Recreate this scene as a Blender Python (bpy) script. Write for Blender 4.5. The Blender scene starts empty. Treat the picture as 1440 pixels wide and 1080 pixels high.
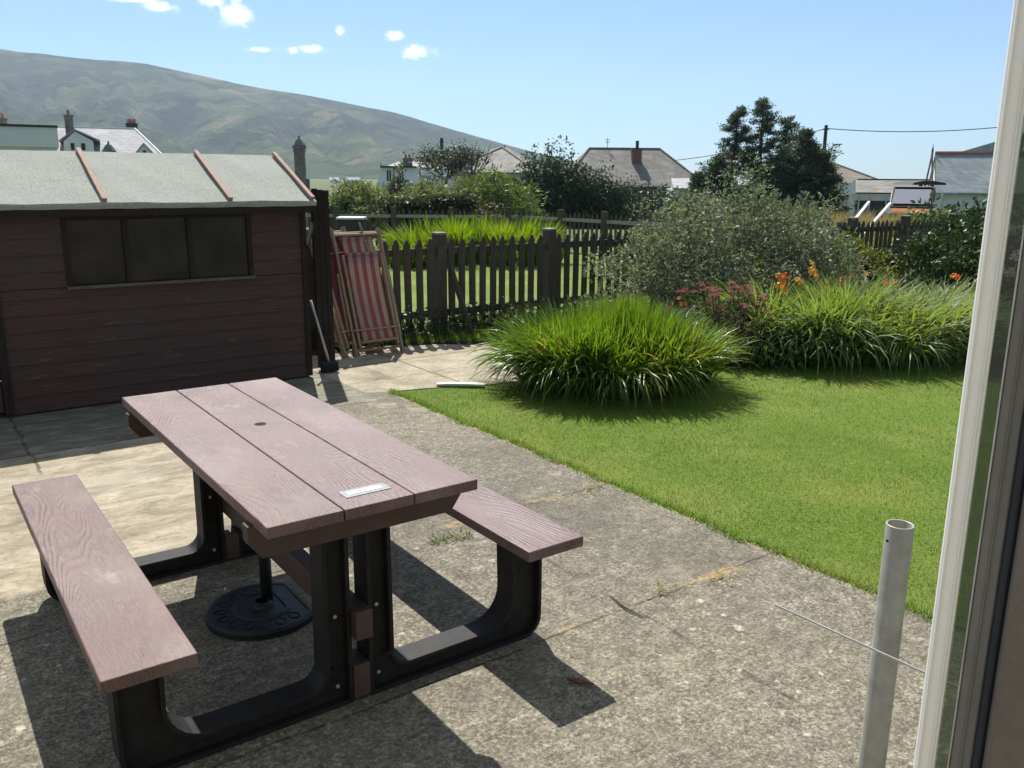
import bpy, bmesh, math, random
import numpy as np
from mathutils import Matrix, Vector
rng = np.random.default_rng(7); random.seed(7)
PI = math.pi
scene = bpy.context.scene
COL = scene.collection

# ------------------------------------------------------------------ camera model (a phone held at 1.68 m, looking along +Y)
F, PITCH, ROLL, CAMZ = 1214.3, .2344, .0062, 1.683
_f = np.array([0, math.cos(PITCH), -math.sin(PITCH)]); _u = np.array([0, math.sin(PITCH), math.cos(PITCH)]); _r = np.array([1., 0, 0])
_c, _s = math.cos(ROLL), math.sin(ROLL)
RM = np.array([_c*_r+_s*_u, -_s*_r+_c*_u, _f])
EYE = np.array([0, 0, CAMZ])
def ray(x, y): return RM.T @ np.array([(x-720)/F, -(y-540)/F, 1])
def at(x, y, Y):
    d = ray(x, y); return EYE + d*(Y/d[1])
def gp(x, y, z=0):
    d = ray(x, y); return EYE + d*((z-CAMZ)/d[2])
cam = bpy.data.cameras.new('camera'); co = bpy.data.objects.new('camera', cam); COL.objects.link(co)
cam.sensor_width = 36; cam.lens = F/1440*36; cam.clip_start = .05; cam.clip_end = 20000
mw = Matrix.Identity(4)
for i in range(3):
    mw[i][0] = RM[0][i]; mw[i][1] = RM[1][i]; mw[i][2] = -RM[2][i]; mw[i][3] = EYE[i]
co.matrix_world = mw; scene.camera = co

# ------------------------------------------------------------------ garden axes: u along the shed and the fence, v away from the house
GA = math.radians(36)
GU = np.array([math.cos(GA), math.sin(GA), 0]); GV = np.array([-math.sin(GA), math.cos(GA), 0])
def G(u, v, z=0.): return GU*u + GV*v + np.array([0, 0, z])

# ------------------------------------------------------------------ node helper
class NT:
    def __init__(s, tree): s.t = tree; s.n = tree.nodes; s.l = tree.links
    def new(s, ty, **kw):
        n = s.n.new(ty)
        for k, v in kw.items(): setattr(n, k, v)
        return n
    def put(s, sock, v):
        if v is None: return
        if isinstance(v, bpy.types.NodeSocket): s.l.new(v, sock)
        elif isinstance(v, (tuple, list)):
            if sock.type == 'RGBA': sock.default_value = (*v[:3], 1)
            else: sock.default_value = v
        else:
            try: sock.default_value = v
            except TypeError: sock.default_value = (v, v, v)
    def math(s, op, a, b=None, c=None, clamp=False):
        n = s.new('ShaderNodeMath', operation=op, use_clamp=clamp)
        for i, v in enumerate((a, b, c)):
            if v is not None: s.put(n.inputs[i], v)
        return n.outputs[0]
    def mix(s, f, a, b, blend='MIX'):
        n = s.new('ShaderNodeMix', data_type='RGBA', blend_type=blend)
        s.put(n.inputs[0], f); s.put(n.inputs[6], a); s.put(n.inputs[7], b); return n.outputs[2]
    def mapr(s, v, a, b, c=0., d=1., smooth=True):
        n = s.new('ShaderNodeMapRange'); n.interpolation_type = 'SMOOTHSTEP' if smooth else 'LINEAR'
        s.put(n.inputs[0], v)
        for i, q in enumerate((a, b, c, d)): s.put(n.inputs[i+1], q)
        return n.outputs[0]
    def noise(s, vec, scale, detail=4, rough=.55, dist=0., out=0):
        n = s.new('ShaderNodeTexNoise'); s.put(n.inputs['Vector'], vec)
        n.inputs['Scale'].default_value = scale; n.inputs['Detail'].default_value = detail
        n.inputs['Roughness'].default_value = rough; n.inputs['Distortion'].default_value = dist
        return n.outputs[out]
    def voro(s, vec, scale, feature='F1', out=0, rnd=1.):
        n = s.new('ShaderNodeTexVoronoi', feature=feature); s.put(n.inputs['Vector'], vec); n.inputs['Scale'].default_value = scale
        n.inputs['Randomness'].default_value = rnd
        return n.outputs[out]
    def scale(s, vec, sc):
        n = s.new('ShaderNodeMapping'); s.put(n.inputs[0], vec); n.inputs[3].default_value = sc; return n.outputs[0]
    def coord(s, k='Object'): return s.new('ShaderNodeTexCoord').outputs[k]
    def xyz(s, v):
        n = s.new('ShaderNodeSeparateXYZ'); s.put(n.inputs[0], v); return n.outputs
    def ramp(s, f, stops):
        n = s.new('ShaderNodeValToRGB'); s.put(n.inputs[0], f); e = n.color_ramp.elements
        e[0].position, e[0].color = stops[0][0], (*stops[0][1], 1)
        e[1].position, e[1].color = stops[-1][0], (*stops[-1][1], 1)
        for p, c in stops[1:-1]: q = e.new(p); q.color = (*c, 1)
        return n.outputs[0]
    def bump(s, h, strength=.3, dist=.01, normal=None):
        n = s.new('ShaderNodeBump'); s.put(n.inputs['Height'], h); n.inputs['Strength'].default_value = strength; n.inputs['Distance'].default_value = dist
        if normal is not None: s.put(n.inputs['Normal'], normal)
        return n.outputs[0]
MATS = {}
def material(name):
    m = bpy.data.materials.new(name); m.use_nodes = True; t = NT(m.node_tree); t.n.clear()
    out = t.new('ShaderNodeOutputMaterial'); MATS[name] = m
    return m, t, out
def principled(t, out, col, rough=.7, normal=None, metal=0., spec=.4, **kw):
    p = t.new('ShaderNodeBsdfPrincipled'); t.put(p.inputs['Base Color'], col); t.put(p.inputs['Roughness'], rough)
    p.inputs['Metallic'].default_value = metal; p.inputs['Specular IOR Level'].default_value = spec
    if normal is not None: t.put(p.inputs['Normal'], normal)
    for k, v in kw.items(): t.put(p.inputs[k], v)
    t.l.new(p.outputs[0], out.inputs[0]); return p
def simple(name, c1, c2=None, scale=6., rough=.7, metal=0., bump=.15, bdist=.004, spec=.4, stretch=None, fine=40.):
    if c2 is None: c2 = tuple(x*.7 for x in c1)
    m, t, out = material(name); v = t.coord()
    if stretch: v = t.scale(v, stretch)
    n = t.noise(v, scale, 6, .6); n2 = t.noise(v, fine, 4, .6)
    f = t.math('ADD', t.math('MULTIPLY', n, .65), t.math('MULTIPLY', n2, .35))
    col = t.mix(t.mapr(f, .35, .65), c1, c2)
    principled(t, out, col, rough, t.bump(f, bump, bdist) if bump else None, metal, spec); return m
def leafmat(name, stops, transl=.35, rough=.45, scale=1.5, tcol=None, spec=.4, patch=None):
    """leaves: colour differs leaf by leaf and clump by clump; light passes through"""
    m, t, out = material(name); v = t.coord()
    g = t.new('ShaderNodeNewGeometry').outputs['Random Per Island']
    f = t.math('ADD', t.math('MULTIPLY', g, .6), t.math('MULTIPLY', t.mapr(t.noise(v, scale, 3), .3, .7), .4))
    col = t.ramp(f, stops)
    if patch:
        col = t.mix(t.mapr(t.noise(v, .9, 6, .7, .4), .52, .68, 0, .6), col, patch[0]); col = t.mix(t.mapr(t.noise(v, 2.3, 5, .7), .56, .66, 0, .5), col, patch[1])
    p = t.new('ShaderNodeBsdfPrincipled'); t.put(p.inputs['Base Color'], col); p.inputs['Roughness'].default_value = rough
    p.inputs['Specular IOR Level'].default_value = spec
    tr = t.new('ShaderNodeBsdfTranslucent'); t.put(tr.inputs[0], t.mix(1., col, tcol or (1.25, 1.35, .5), 'MULTIPLY'))
    mx = t.new('ShaderNodeMixShader'); mx.inputs[0].default_value = transl
    t.l.new(p.outputs[0], mx.inputs[1]); t.l.new(tr.outputs[0], mx.inputs[2]); t.l.new(mx.outputs[0], out.inputs[0]); return m

# ------------------------------------------------------------------ mesh helpers
class MB:
    def __init__(s): s.v = []; s.f = []
    def add(s, verts, faces):
        o = len(s.v); s.v += [tuple(map(float, p)) for p in verts]; s.f += [tuple(i+o for i in q) for q in faces]; return s
    def box(s, x0, x1, y0, y1, z0, z1, M=None):
        vs = [(x, y, z) for z in (z0, z1) for y in (y0, y1) for x in (x0, x1)]
        if M is not None: vs = [tuple(M @ Vector(p)) for p in vs]
        return s.add(vs, [(0, 2, 3, 1), (4, 5, 7, 6), (0, 1, 5, 4), (2, 6, 7, 3), (0, 4, 6, 2), (1, 3, 7, 5)])
    def bar(s, a, b, w, h=None, up=(0, 0, 1)):
        """square bar from a to b"""
        a, b = Vector(a), Vector(b); d = (b-a).normalized(); up = Vector(up)
        if abs(d.dot(up)) > .98: up = Vector((0, 1, 0))
        x = d.cross(up).normalized()*(w/2); y = x.cross(d).normalized()*((h or w)/2)
        vs = [p+sx*x+sy*y for p in (a, b) for sx, sy in ((-1, -1), (1, -1), (1, 1), (-1, 1))]
        return s.add(vs, [(0, 1, 2, 3), (7, 6, 5, 4), (0, 4, 5, 1), (1, 5, 6, 2), (2, 6, 7, 3), (3, 7, 4, 0)])
    def tube(s, pts, rad, n=8, cap=True):
        pts = [Vector(p) for p in pts]; k = len(pts)
        rr = [rad]*k if not hasattr(rad, '__len__') else rad
        vs = []; prev = None
        for i, p in enumerate(pts):
            d = (pts[min(i+1, k-1)]-pts[max(i-1, 0)]).normalized()
            x = prev if prev is not None else (Vector((1, 0, 0)) if abs(d.x) < .9 else Vector((0, 1, 0)))
            x = (x-d*x.dot(d)).normalized(); prev = x; y = d.cross(x)
            vs += [p+(x*math.cos(2*PI*j/n)+y*math.sin(2*PI*j/n))*rr[i] for j in range(n)]
        fs = [(i*n+j, i*n+(j+1) % n, (i+1)*n+(j+1) % n, (i+1)*n+j) for i in range(k-1) for j in range(n)]
        if cap: fs += [tuple(range(n-1, -1, -1)), tuple((k-1)*n+j for j in range(n))]
        return s.add(vs, fs)
    def prism(s, poly, y0, y1, M=None):
        """polygon in (x,z) pulled along y"""
        n = len(poly); vs = [(p[0], y0, p[1]) for p in poly]+[(p[0], y1, p[1]) for p in poly]
        if M is not None: vs = [tuple(M @ Vector(p)) for p in vs]
        return s.add(vs, [tuple(range(n)), tuple(range(2*n-1, n-1, -1))]+[(i, i+n, (i+1) % n+n, (i+1) % n) for i in range(n)])
    def lathe(s, prof, n=24, M=None):
        vs = [(r*math.cos(2*PI*j/n), r*math.sin(2*PI*j/n), z) for r, z in prof for j in range(n)]
        if M is not None: vs = [tuple(M @ Vector(p)) for p in vs]
        k = len(prof)
        return s.add(vs, [(i*n+j, i*n+(j+1) % n, (i+1)*n+(j+1) % n, (i+1)*n+j) for i in range(k-1) for j in range(n)])
    def build(s, name, m, parent=None, bevel=0., smooth=False, loc=None, rotz=None):
        me = bpy.data.meshes.new(name); me.from_pydata(s.v, [], s.f); me.update()
        return finish(name, me, m, parent, bevel, smooth, loc, rotz)
def finish(name, me, m, parent=None, bevel=0., smooth=False, loc=None, rotz=None, fix=True):
    if fix:
        b = bmesh.new(); b.from_mesh(me); bmesh.ops.recalc_face_normals(b, faces=b.faces); b.to_mesh(me); b.free()
    me.materials.append(MATS[m] if isinstance(m, str) else m)
    if smooth: me.polygons.foreach_set('use_smooth', [True]*len(me.polygons))
    o = bpy.data.objects.new(name, me); COL.objects.link(o)
    if parent: o.parent = parent
    if loc is not None: o.location = loc
    if rotz is not None: o.rotation_euler.z = rotz
    if bevel:
        bv = o.modifiers.new('bevel', 'BEVEL'); bv.width = bevel; bv.segments = 2; bv.limit_method = 'ANGLE'
    return o
def npmesh(name, V, Fq, m, parent=None, smooth=False):
    """big meshes straight from numpy: V (n,3), Fq (k,3 or 4)"""
    me = bpy.data.meshes.new(name); V = np.asarray(V, np.float32).reshape(-1, 3); Fq = np.asarray(Fq, np.int32); k = Fq.shape[1]
    me.vertices.add(len(V)); me.vertices.foreach_set('co', V.ravel())
    me.loops.add(Fq.size); me.loops.foreach_set('vertex_index', Fq.ravel())
    me.polygons.add(len(Fq)); me.polygons.foreach_set('loop_start', np.arange(0, Fq.size, k, dtype=np.int32))
    me.polygons.foreach_set('loop_total', np.full(len(Fq), k, np.int32)); me.update(calc_edges=True); me.validate()
    return finish(name, me, m, parent, smooth=smooth, fix=False)
def tag(o, label=None, cat=None, group=None, kind=None):
    for k, v in (('label', label), ('category', cat), ('group', group), ('kind', kind)):
        if v: o[k] = v
    return o
def empty(name, loc=(0, 0, 0), rz=0., label=None, cat=None, group=None):
    o = bpy.data.objects.new(name, None); COL.objects.link(o); o.location = tuple(map(float, loc)); o.rotation_euler.z = rz
    o.empty_display_size = .1
    return tag(o, label, cat, group)
def dup(o, parent=None):
    c = o.copy(); COL.objects.link(c)
    if parent: c.parent = parent
    return c

# ------------------------------------------------------------------ foliage helpers (numpy)
def blades(root, phi, elev, bend, length, width, segs=5, tipw=.08, twist=None):
    """strap leaves that rise at `elev` and arch over by `bend` along their length"""
    n = len(phi); S = segs
    d = np.stack([np.cos(phi), np.sin(phi)], 1); sd = np.stack([-np.sin(phi), np.cos(phi), np.zeros(n)], 1)
    if twist is not None: 
        sd = sd*np.cos(twist)[:, None]+np.stack([d[:, 0]*0, d[:, 1]*0, np.ones(n)], 1)*np.sin(twist)[:, None]
    p = root.copy(); V = np.zeros((n, S+1, 2, 3))
    for i in range(S+1):
        t = i/S
        w = width*(1-(1-tipw)*max(0, (t-.35)/.65)**1.5)*(.7+.3*min(1, t*4))
        V[:, i, 0] = p-sd*(w/2)[:, None]; V[:, i, 1] = p+sd*(w/2)[:, None]
        e = elev-bend*(t**1.3)
        p = p+np.concatenate([d*np.cos(e)[:, None], np.sin(e)[:, None]], 1)*(length/S)[:, None]
    V[:, :, :, 2] = np.maximum(V[:, :, :, 2], root[:, None, None, 2]+.006)
    base = (np.arange(n)*(S+1)*2)[:, None]+np.arange(S)[None, :]*2
    Fq = np.stack([base, base+1, base+3, base+2], -1).reshape(-1, 4)
    return V.reshape(-1, 3), Fq
def leaves(pos, size, aspect=.45, outward=None, droop=0., flat=0.):
    """diamond leaves with a slight fold at given points"""
    n = len(pos); a = rng.normal(size=(n, 3))
    if outward is not None: a = a*.7+outward*1.1
    a[:, 2] -= droop; a[:, 2] *= (1-flat)
    a /= np.linalg.norm(a, axis=1)[:, None]+1e-9
    b = rng.normal(size=(n, 3)); b[:, 2] *= (1-flat); b -= a*np.sum(a*b, 1)[:, None]; b /= np.linalg.norm(b, axis=1)[:, None]+1e-9
    c = np.cross(a, b); sz = (size*rng.uniform(.6, 1.3, n))[:, None]
    V = np.stack([pos, pos+a*sz*.45+b*sz*aspect*.5+c*sz*.08, pos+a*sz, pos+a*sz*.45-b*sz*aspect*.5+c*sz*.08], 1)
    return V.reshape(-1, 3), (np.arange(n)*4)[:, None]+np.arange(4)[None, :]
def cat(parts):
    V = []; Fs = []; o = 0
    for v, f in parts: V.append(v); Fs.append(f+o); o += len(v)
    return np.concatenate(V), np.concatenate(Fs)
def crown_points(n, rx, ry, h, clumps, cr, z0=.0, shell=.55, top=1., lump=.18):
    """points in uneven clumps filling a mound rx*ry*h"""
    k = clumps; th = rng.uniform(0, 2*PI, k); cz = rng.uniform(-.15, 1, k); r = np.sqrt(np.clip(1-np.clip(cz, 0, 1)**2, 0, 1))
    q = rng.uniform(shell, 1, k)**.7*(1+rng.normal(0, lump, k))
    C = np.stack([np.cos(th)*r*q*rx, np.sin(th)*r*q*ry, z0+np.clip(cz*q, 0, 2)*h*(1-z0/h)], 1)
    idx = rng.integers(0, k, n); R = cr*rng.uniform(.6, 1.35, k)
    P = rng.normal(size=(n, 3)); P /= np.linalg.norm(P, axis=1)[:, None]; P *= (rng.uniform(0, 1, n)**.45)[:, None]
    off = P*R[idx][:, None]; off[:, 2] *= .8
    pos = C[idx]+off; out = off/R[idx][:, None]
    ok = pos[:, 2] > .02
    return pos[ok], out[ok], C
def shrub(name, label, catg, base, rx, ry, h, n, size, m, rz=0., clumps=90, cr=None, group=None, aspect=.5, shell=.5, lump=.15, z0=0., sprigs=0, droop=0., stemm='bark'):
    root = empty(name, base, rz, label, catg, group)
    cr = cr or min(rx, ry, h)*.28
    pos, out, C = crown_points(n, rx, ry, h, clumps, cr, z0, shell, lump=lump)
    parts = [leaves(pos, size, aspect, out, droop)]
    if sprigs:   # upright shoots standing out of the crown
        th = rng.uniform(0, 2*PI, sprigs); q = np.sqrt(rng.uniform(0, 1, sprigs))*.95
        zs = h*np.sqrt(np.clip(1-q*q, .05, 1))*.92
        for i in range(sprigs):
            L = rng.uniform(.08, .2)*h; k = 22; t = rng.uniform(0, 1, k)
            p0 = np.array([math.cos(th[i])*q[i]*rx, math.sin(th[i])*q[i]*ry, zs[i]]); dr = np.array([rng.normal(0, .2), rng.normal(0, .2), 1.])
            parts.append(leaves(p0+dr*L*t[:, None]+rng.normal(0, size*.25, (k, 3)), size*.85, aspect, np.tile(dr*.6, (k, 1))))
    V, Fq = cat(parts); npmesh('crown', V, Fq, m, root)
    b = MB()
    for i in range(7):
        c = C[rng.integers(0, len(C))]; a = rng.uniform(0, 2*PI)
        b.tube([(math.cos(a)*rx*.12, math.sin(a)*ry*.12, -.05), (c[0]*.4, c[1]*.4, c[2]*.5), (c[0]*.85, c[1]*.85, c[2]*.92)], [h*.02, h*.014, h*.006], 6)
    b.build('stem', stemm, root); return root

# ================================================================== MATERIALS
simple('galvanised', (.38, .37, .32), (.27, .26, .225), 14, .45, .2, .08, .001)
simple('black_plastic', (.022, .021, .020), (.014, .013, .013), 20, .58, 0, .1, .001, .18)
simple('brown_plastic', (.085, .050, .042), (.06, .036, .031), 8, .6, 0, .3, .002, .35, (1, 6, 1))
simple('iron_base', (.016, .02, .022), (.01, .012, .014), 16, .5, 0, .5, .004)
simple('bark', (.09, .07, .055), (.05, .038, .03), 20, .9, 0, .6, .01)
simple('fence_wood', (.115, .094, .066), (.062, .051, .037), 9, .85, 0, .4, .003, .2, (6, 6, .6))
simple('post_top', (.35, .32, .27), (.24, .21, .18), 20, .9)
simple('dark_timber', (.036, .025, .02), (.022, .016, .013), 9, .8, 0, .4, .004, .2, (5, 5, .6))
simple('batten', (.40, .25, .19), (.28, .17, .125), 7, .75, 0, .3, .002, .2, (8, 1, 8))
simple('chair_wood', (.40, .28, .18), (.27, .185, .12), 9, .65, 0, .25, .002, .3, (6, 6, .8))
simple('white_paint', (.78, .78, .75), (.68, .68, .65), 3, .5, 0, .06)
simple('upvc', (.90, .89, .84), (.86, .85, .80), 2, .32, 0, .02, .001, .5)
simple('grey_seal', (.20, .195, .175), (.16, .155, .14), 3, .5, 0, .05)
simple('navy_seal', (.018, .024, .034), (.012, .016, .024), 5, .5, 0, .05)
simple('taupe_frame', (.155, .13, .112), (.115, .096, .082), 5, .5, 0, .05)
simple('render_white', (.85, .84, .78), (.78, .77, .71), .6, .85, 0, .15)
simple('render_grey', (.78, .75, .66), (.70, .67, .59), .6, .85, 0, .15)
simple('render_cream', (.66, .63, .48), (.58, .55, .42), .6, .85, 0, .15)
simple('dark_wall', (.055, .05, .05), (.035, .032, .033), 1.2, .85, 0, .2)
simple('terracotta', (.50, .20, .12), (.38, .15, .09), 3, .8, 0, .2)
simple('dark_trim', (.025, .025, .028), (.016, .016, .018), 3, .6, 0, .05)
simple('copper_green', (.17, .20, .17), (.11, .135, .115), 6, .7)
simple('pole_wood', (.05, .042, .038), (.035, .03, .027), 4, .9)
simple('cable', (.03, .03, .033), None, 2, .6, 0, 0)
simple('car_orange', (.38, .15, .05), (.34, .13, .045), 1, .3, 0, 0, spec=.5)
simple('car_black', (.015, .015, .017), None, 2, .5, 0, .05)
simple('rust_board', (.55, .55, .50), (.42, .43, .38), 9, .6)
simple('soil', (.045, .034, .024), (.022, .017, .012), 5, .95, 0, .8, .03)
simple('broom_bristle', (.02, .022, .026), (.012, .013, .016), 30, .9, 0, .5)
simple('pale_metal', (.55, .55, .53), (.42, .42, .40), 10, .45, .4, .05)
simple('plaque', (.24, .26, .27), (.19, .21, .22), 20, .5, 0, .03)
simple('bright_white', (.85, .86, .86), (.80, .81, .82), 20, .25, 0, 0)
simple('hole', (.006, .005, .005), None, 5, .9, 0, 0)
simple('maroon', (.16, .03, .04), (.11, .02, .03), 9, .9)
simple('far_roofs', (.26, .29, .33), (.16, .19, .23), .05, .8)
def brick_mat():
    m, t, out = material('brick'); v = t.coord()
    b = t.new('ShaderNodeTexBrick'); t.put(b.inputs['Vector'], t.scale(v, (1, 1, 1)))
    b.inputs['Scale'].default_value = 6; t.put(b.inputs['Color1'], (.20, .085, .06)); t.put(b.inputs['Color2'], (.13, .06, .045)); t.put(b.inputs['Mortar'], (.22, .2, .18))
    col = t.mix(.4, b.outputs[0], t.ramp(t.noise(v, 4), [(.3, (.07, .045, .04)), (.7, (.24, .12, .09))]))
    principled(t, out, col, .9)
brick_mat()
def stone_mat():
    m, t, out = material('stone'); v = t.coord()
    col = t.ramp(t.noise(v, 2.5, 8, .7), [(.3, (.12, .10, .09)), (.55, (.22, .19, .16)), (.75, (.30, .27, .23))])
    principled(t, out, col, .9, t.bump(t.noise(v, 9), .5, .03))
stone_mat()
def glass_dark():
    m, t, out = material('window_glass'); v = t.coord()
    col = t.ramp(t.noise(v, 3, 3), [(.35, (.016, .012, .010)), (.7, (.05, .036, .029))])
    principled(t, out, col, .22, None, 0, .22)
    m, t, out = material('clear_glass')
    tr = t.new('ShaderNodeBsdfTransparent'); t.put(tr.inputs[0], (.34, .40, .32)); gl = t.new('ShaderNodeBsdfGlossy'); gl.inputs['Roughness'].default_value = .02
    mx = t.new('ShaderNodeMixShader'); mx.inputs[0].default_value = .06
    t.l.new(tr.outputs[0], mx.inputs[1]); t.l.new(gl.outputs[0], mx.inputs[2]); t.l.new(mx.outputs[0], out.inputs[0])
    m, t, out = material('car_glass'); principled(t, out, (.46, .45, .50), .2, None, .6, .6)
glass_dark()
def slate(name, a, b, lichen, course=.2):
    """slate courses; local x along the eaves, y/z up the slope"""
    m, t, out = material(name); v = t.coord('Generated'); o = t.coord()
    s = t.xyz(o); hz = t.math('DIVIDE', s[2], course); fr = t.math('FRACT', hz)
    row = t.math('FLOOR', hz); xs = t.math('ADD', t.math('DIVIDE', t.math('ADD', s[0], s[1]), course*1.3), t.math('MULTIPLY', t.math('MODULO', row, 2), .5))
    cmb = t.new('ShaderNodeCombineXYZ'); t.put(cmb.inputs[0], t.math('FLOOR', xs)); t.put(cmb.inputs[1], row)
    wn = t.new('ShaderNodeTexWhiteNoise'); t.put(wn.inputs[0], cmb.outputs[0])
    n = t.noise(o, .9, 6, .65); 
    col = t.mix(wn.outputs[0], a, b)
    col = t.mix(t.mapr(n, .46, .68), col, lichen)
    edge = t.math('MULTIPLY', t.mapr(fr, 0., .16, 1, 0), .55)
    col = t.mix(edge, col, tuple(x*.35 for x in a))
    st = t.noise(t.scale(o, (1, 1, .35)), 2.2, 7, .75); col = t.mix(t.mapr(st, .54, .68, 0, .5), col, tuple(x*.5 for x in a)); principled(t, out, col, .75, t.bump(fr, .4, .02), 0, .35)
slate('slate_old', (.13, .122, .112), (.20, .188, .17), (.27, .25, .215), .2)
slate('slate_blue', (.21, .24, .25), (.30, .33, .335), (.35, .37, .35), .16)
slate('slate_pale', (.25, .245, .26), (.32, .315, .33), (.40, .395, .39), .25)
slate('slate_brown', (.15, .125, .105), (.22, .185, .155), (.26, .22, .18), .16)

def patio_mat():
    m, t, out = material('concrete'); o = t.coord(); s = t.xyz(o); u, v = s[0], s[1]
    wob = t.noise(o, 2.2, 5, .6); wob2 = t.noise(o, 7, 4, .6); w = t.math('SUBTRACT', t.math('ADD', wob, t.math('MULTIPLY', wob2, .5)), .75)
    # exposed aggregate: pebbles of several greys, browns and off-whites in dark matrix
    vc = t.voro(o, 95, 'F1', 1); vd = t.voro(o, 95, 'F1', 0); vs = t.xyz(vc)
    big = t.noise(o, 1.3, 6, .62); mid = t.noise(o, 9, 5, .65); fine = t.noise(o, 60, 4, .7)
    gr = t.noise(o, 62, 7, .85); gr2 = t.noise(o, 17, 7, .78, .4)
    agg = t.ramp(t.math('ADD', t.math('MULTIPLY', gr, .68), t.math('MULTIPLY', gr2, .32)), [(.38, (.035, .031, .025)), (.455, (.085, .077, .064)), (.51, (.18, .165, .135)), (.56, (.33, .305, .255)), (.64, (.55, .515, .44))])
    peb = t.ramp(vs[0], [(0., (.07, .062, .05)), (.4, (.17, .155, .125)), (.8, (.28, .255, .205)), (1., (.45, .42, .35))])
    agg = t.mix(t.mapr(vd, .15, .6, .5, .05), agg, peb); m2 = t.noise(o, 6.5, 8, .78, .5); agg = t.mix(t.mapr(m2, .50, .36, 0, .38), agg, (.06, .054, .043)); agg = t.mix(t.mapr(m2, .56, .70, 0, .35), agg, (.34, .31, .25))
    agg = t.mix(t.mapr(mid, .35, .7, 0, .12), agg, (.22, .20, .16))
    agg = t.mix(t.mapr(big, .42, .66, 0, .45), agg, (.085, .077, .062))
    # pale worn patches and lichen spots
    agg = t.mix(t.mapr(t.noise(o, 2.7, 7, .72, .4), .55, .75, 0, .5), agg, (.38, .35, .275))
    ld = t.voro(t.scale(o, (1, 1, 1)), 5.5, 'F1', 0); lc = t.xyz(t.voro(o, 5.5, 'F1', 1))
    lich = t.math('MULTIPLY', t.mapr(t.math('ADD', ld, t.math('MULTIPLY', t.math('SUBTRACT', t.noise(o, 26, 6, .78), .5), .6)), .04, .12, 1, 0), t.mapr(lc[0], .62, .66))
    agg = t.mix(t.math('MULTIPLY', lich, .8), agg, (.50, .48, .41)); ld2 = t.voro(o, 19, 'F1', 0); lc2 = t.xyz(t.voro(o, 19, 'F1', 1)); l2 = t.math('MULTIPLY', t.mapr(t.math('ADD', ld2, t.math('MULTIPLY', t.math('SUBTRACT', t.noise(o, 38, 5, .75), .5), 1.1)), .10, .24, 1, 0), t.math('MULTIPLY', t.mapr(lc2[0], .72, .76), t.mapr(t.noise(o, .9, 4), .46, .58))); agg = t.mix(t.math('MULTIPLY', l2, .75), agg, (.50, .48, .41))
    # smooth tan screed by the left bench
    tan = t.ramp(t.noise(t.scale(o, (1, 2.2, 1)), 3.0, 8, .68, .5), [(.30, (.12, .10, .07)), (.41, (.26, .22, .15)), (.52, (.38, .325, .225)), (.62, (.47, .41, .29)), (.75, (.58, .53, .42))])
    tg = t.noise(t.scale(o, (1, 1.7, 1)), 19, 8, .8, .3); tan = t.mix(t.mapr(tg, .50, .38, 0, .7), tan, (.17, .14, .095)); tan = t.mix(t.mapr(tg, .56, .68, 0, .6), tan, (.60, .56, .45)); tan = t.mix(t.mapr(fine, .35, .7, 0, .3), tan, (.25, .21, .155))
    tan = t.mix(1., tan, (.92, .94, 1.06), 'MULTIPLY'); tan = t.mix(t.mapr(t.noise(o, 1.1, 4), .5, .7, 0, .5), tan, (.42, .41, .36))
    uu = t.math('ADD', u, t.math('MULTIPLY', w, .35)); vv = t.math('ADD', v, t.math('MULTIPLY', w, .3))
    mk = t.math('MULTIPLY', t.mapr(vv, 3.82, 3.9), t.mapr(uu, 1.9, 2.1, 1, 0))
    mk = t.math('MULTIPLY', mk, t.mapr(v, 5.84, 5.87, 1, 0))
    col = t.mix(mk, agg, tan)
    # older slab along the shed
    old = t.ramp(t.noise(t.scale(o, (1, 3, 1)), 4, 8, .7), [(.3, (.10, .094, .078)), (.5, (.17, .16, .13)), (.72, (.33, .32, .28))])
    ol = t.mapr(v, 5.85, 5.87)
    ol = t.math('MULTIPLY', ol, t.mapr(u, 2.95, 3.0, 1, 0))
    col = t.mix(ol, col, old)
    # straw-coloured stains where the joints have filled
    def near(a, c, wd): return t.mapr(t.math('ABSOLUTE', t.math('SUBTRACT', t.math('ADD', a, t.math('MULTIPLY', w, .06)), c)), 0, wd, 1, 0)
    gate = t.mapr(t.noise(o, 3.3, 3), .5, .6)
    for c in (2.29, 3.42): col = t.mix(t.math('MULTIPLY', t.math('MULTIPLY', t.math('MULTIPLY', near(v, c, .07), gate), t.mapr(t.noise(o, 22, 5, .75), .42, .58)), t.mapr(u, 1.7, 1.9, 0, .75)), col, (.42, .30, .15))
    col = t.mix(t.math('MULTIPLY', t.math('MULTIPLY', near(v, 5.6, .28), t.mapr(t.noise(o, 4, 5), .5, .62)), t.mapr(u, 2.3, 2.6, 0, .7)), col, (.44, .37, .26))
    # joints and cracks
    def line(a, c, wd, wig): return t.mapr(t.math('ABSOLUTE', t.math('SUBTRACT', t.math('ADD', a, t.math('MULTIPLY', w, wig)), c)), wd*.4, wd, 1, 0)
    g2 = t.mapr(t.noise(o, 1.9, 3), .44, .52)
    j = t.math('MULTIPLY', line(u, 2.26, .012, .03), g2)
    j = t.math('MAXIMUM', j, t.math('MULTIPLY', line(v, 2.29, .010, .05), g2))
    j = t.math('MAXIMUM', j, t.math('MULTIPLY', line(v, 3.42, .010, .05), g2))
    j = t.math('MAXIMUM', j, t.math('MULTIPLY', line(u, .58, .014, .10), t.mapr(v, 5.4, 5.45)))
    j = t.math('MAXIMUM', j, t.math('MULTIPLY', line(v, 5.855, .016, .02), t.mapr(u, 2.9, 2.95, 1, 0)))
    j = t.math('MULTIPLY', j, t.mapr(t.noise(o, 14, 4, .7), .36, .56, .15, 1)); col = t.mix(t.math('MULTIPLY', j, .8), col, (.05, .045, .036))
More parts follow.
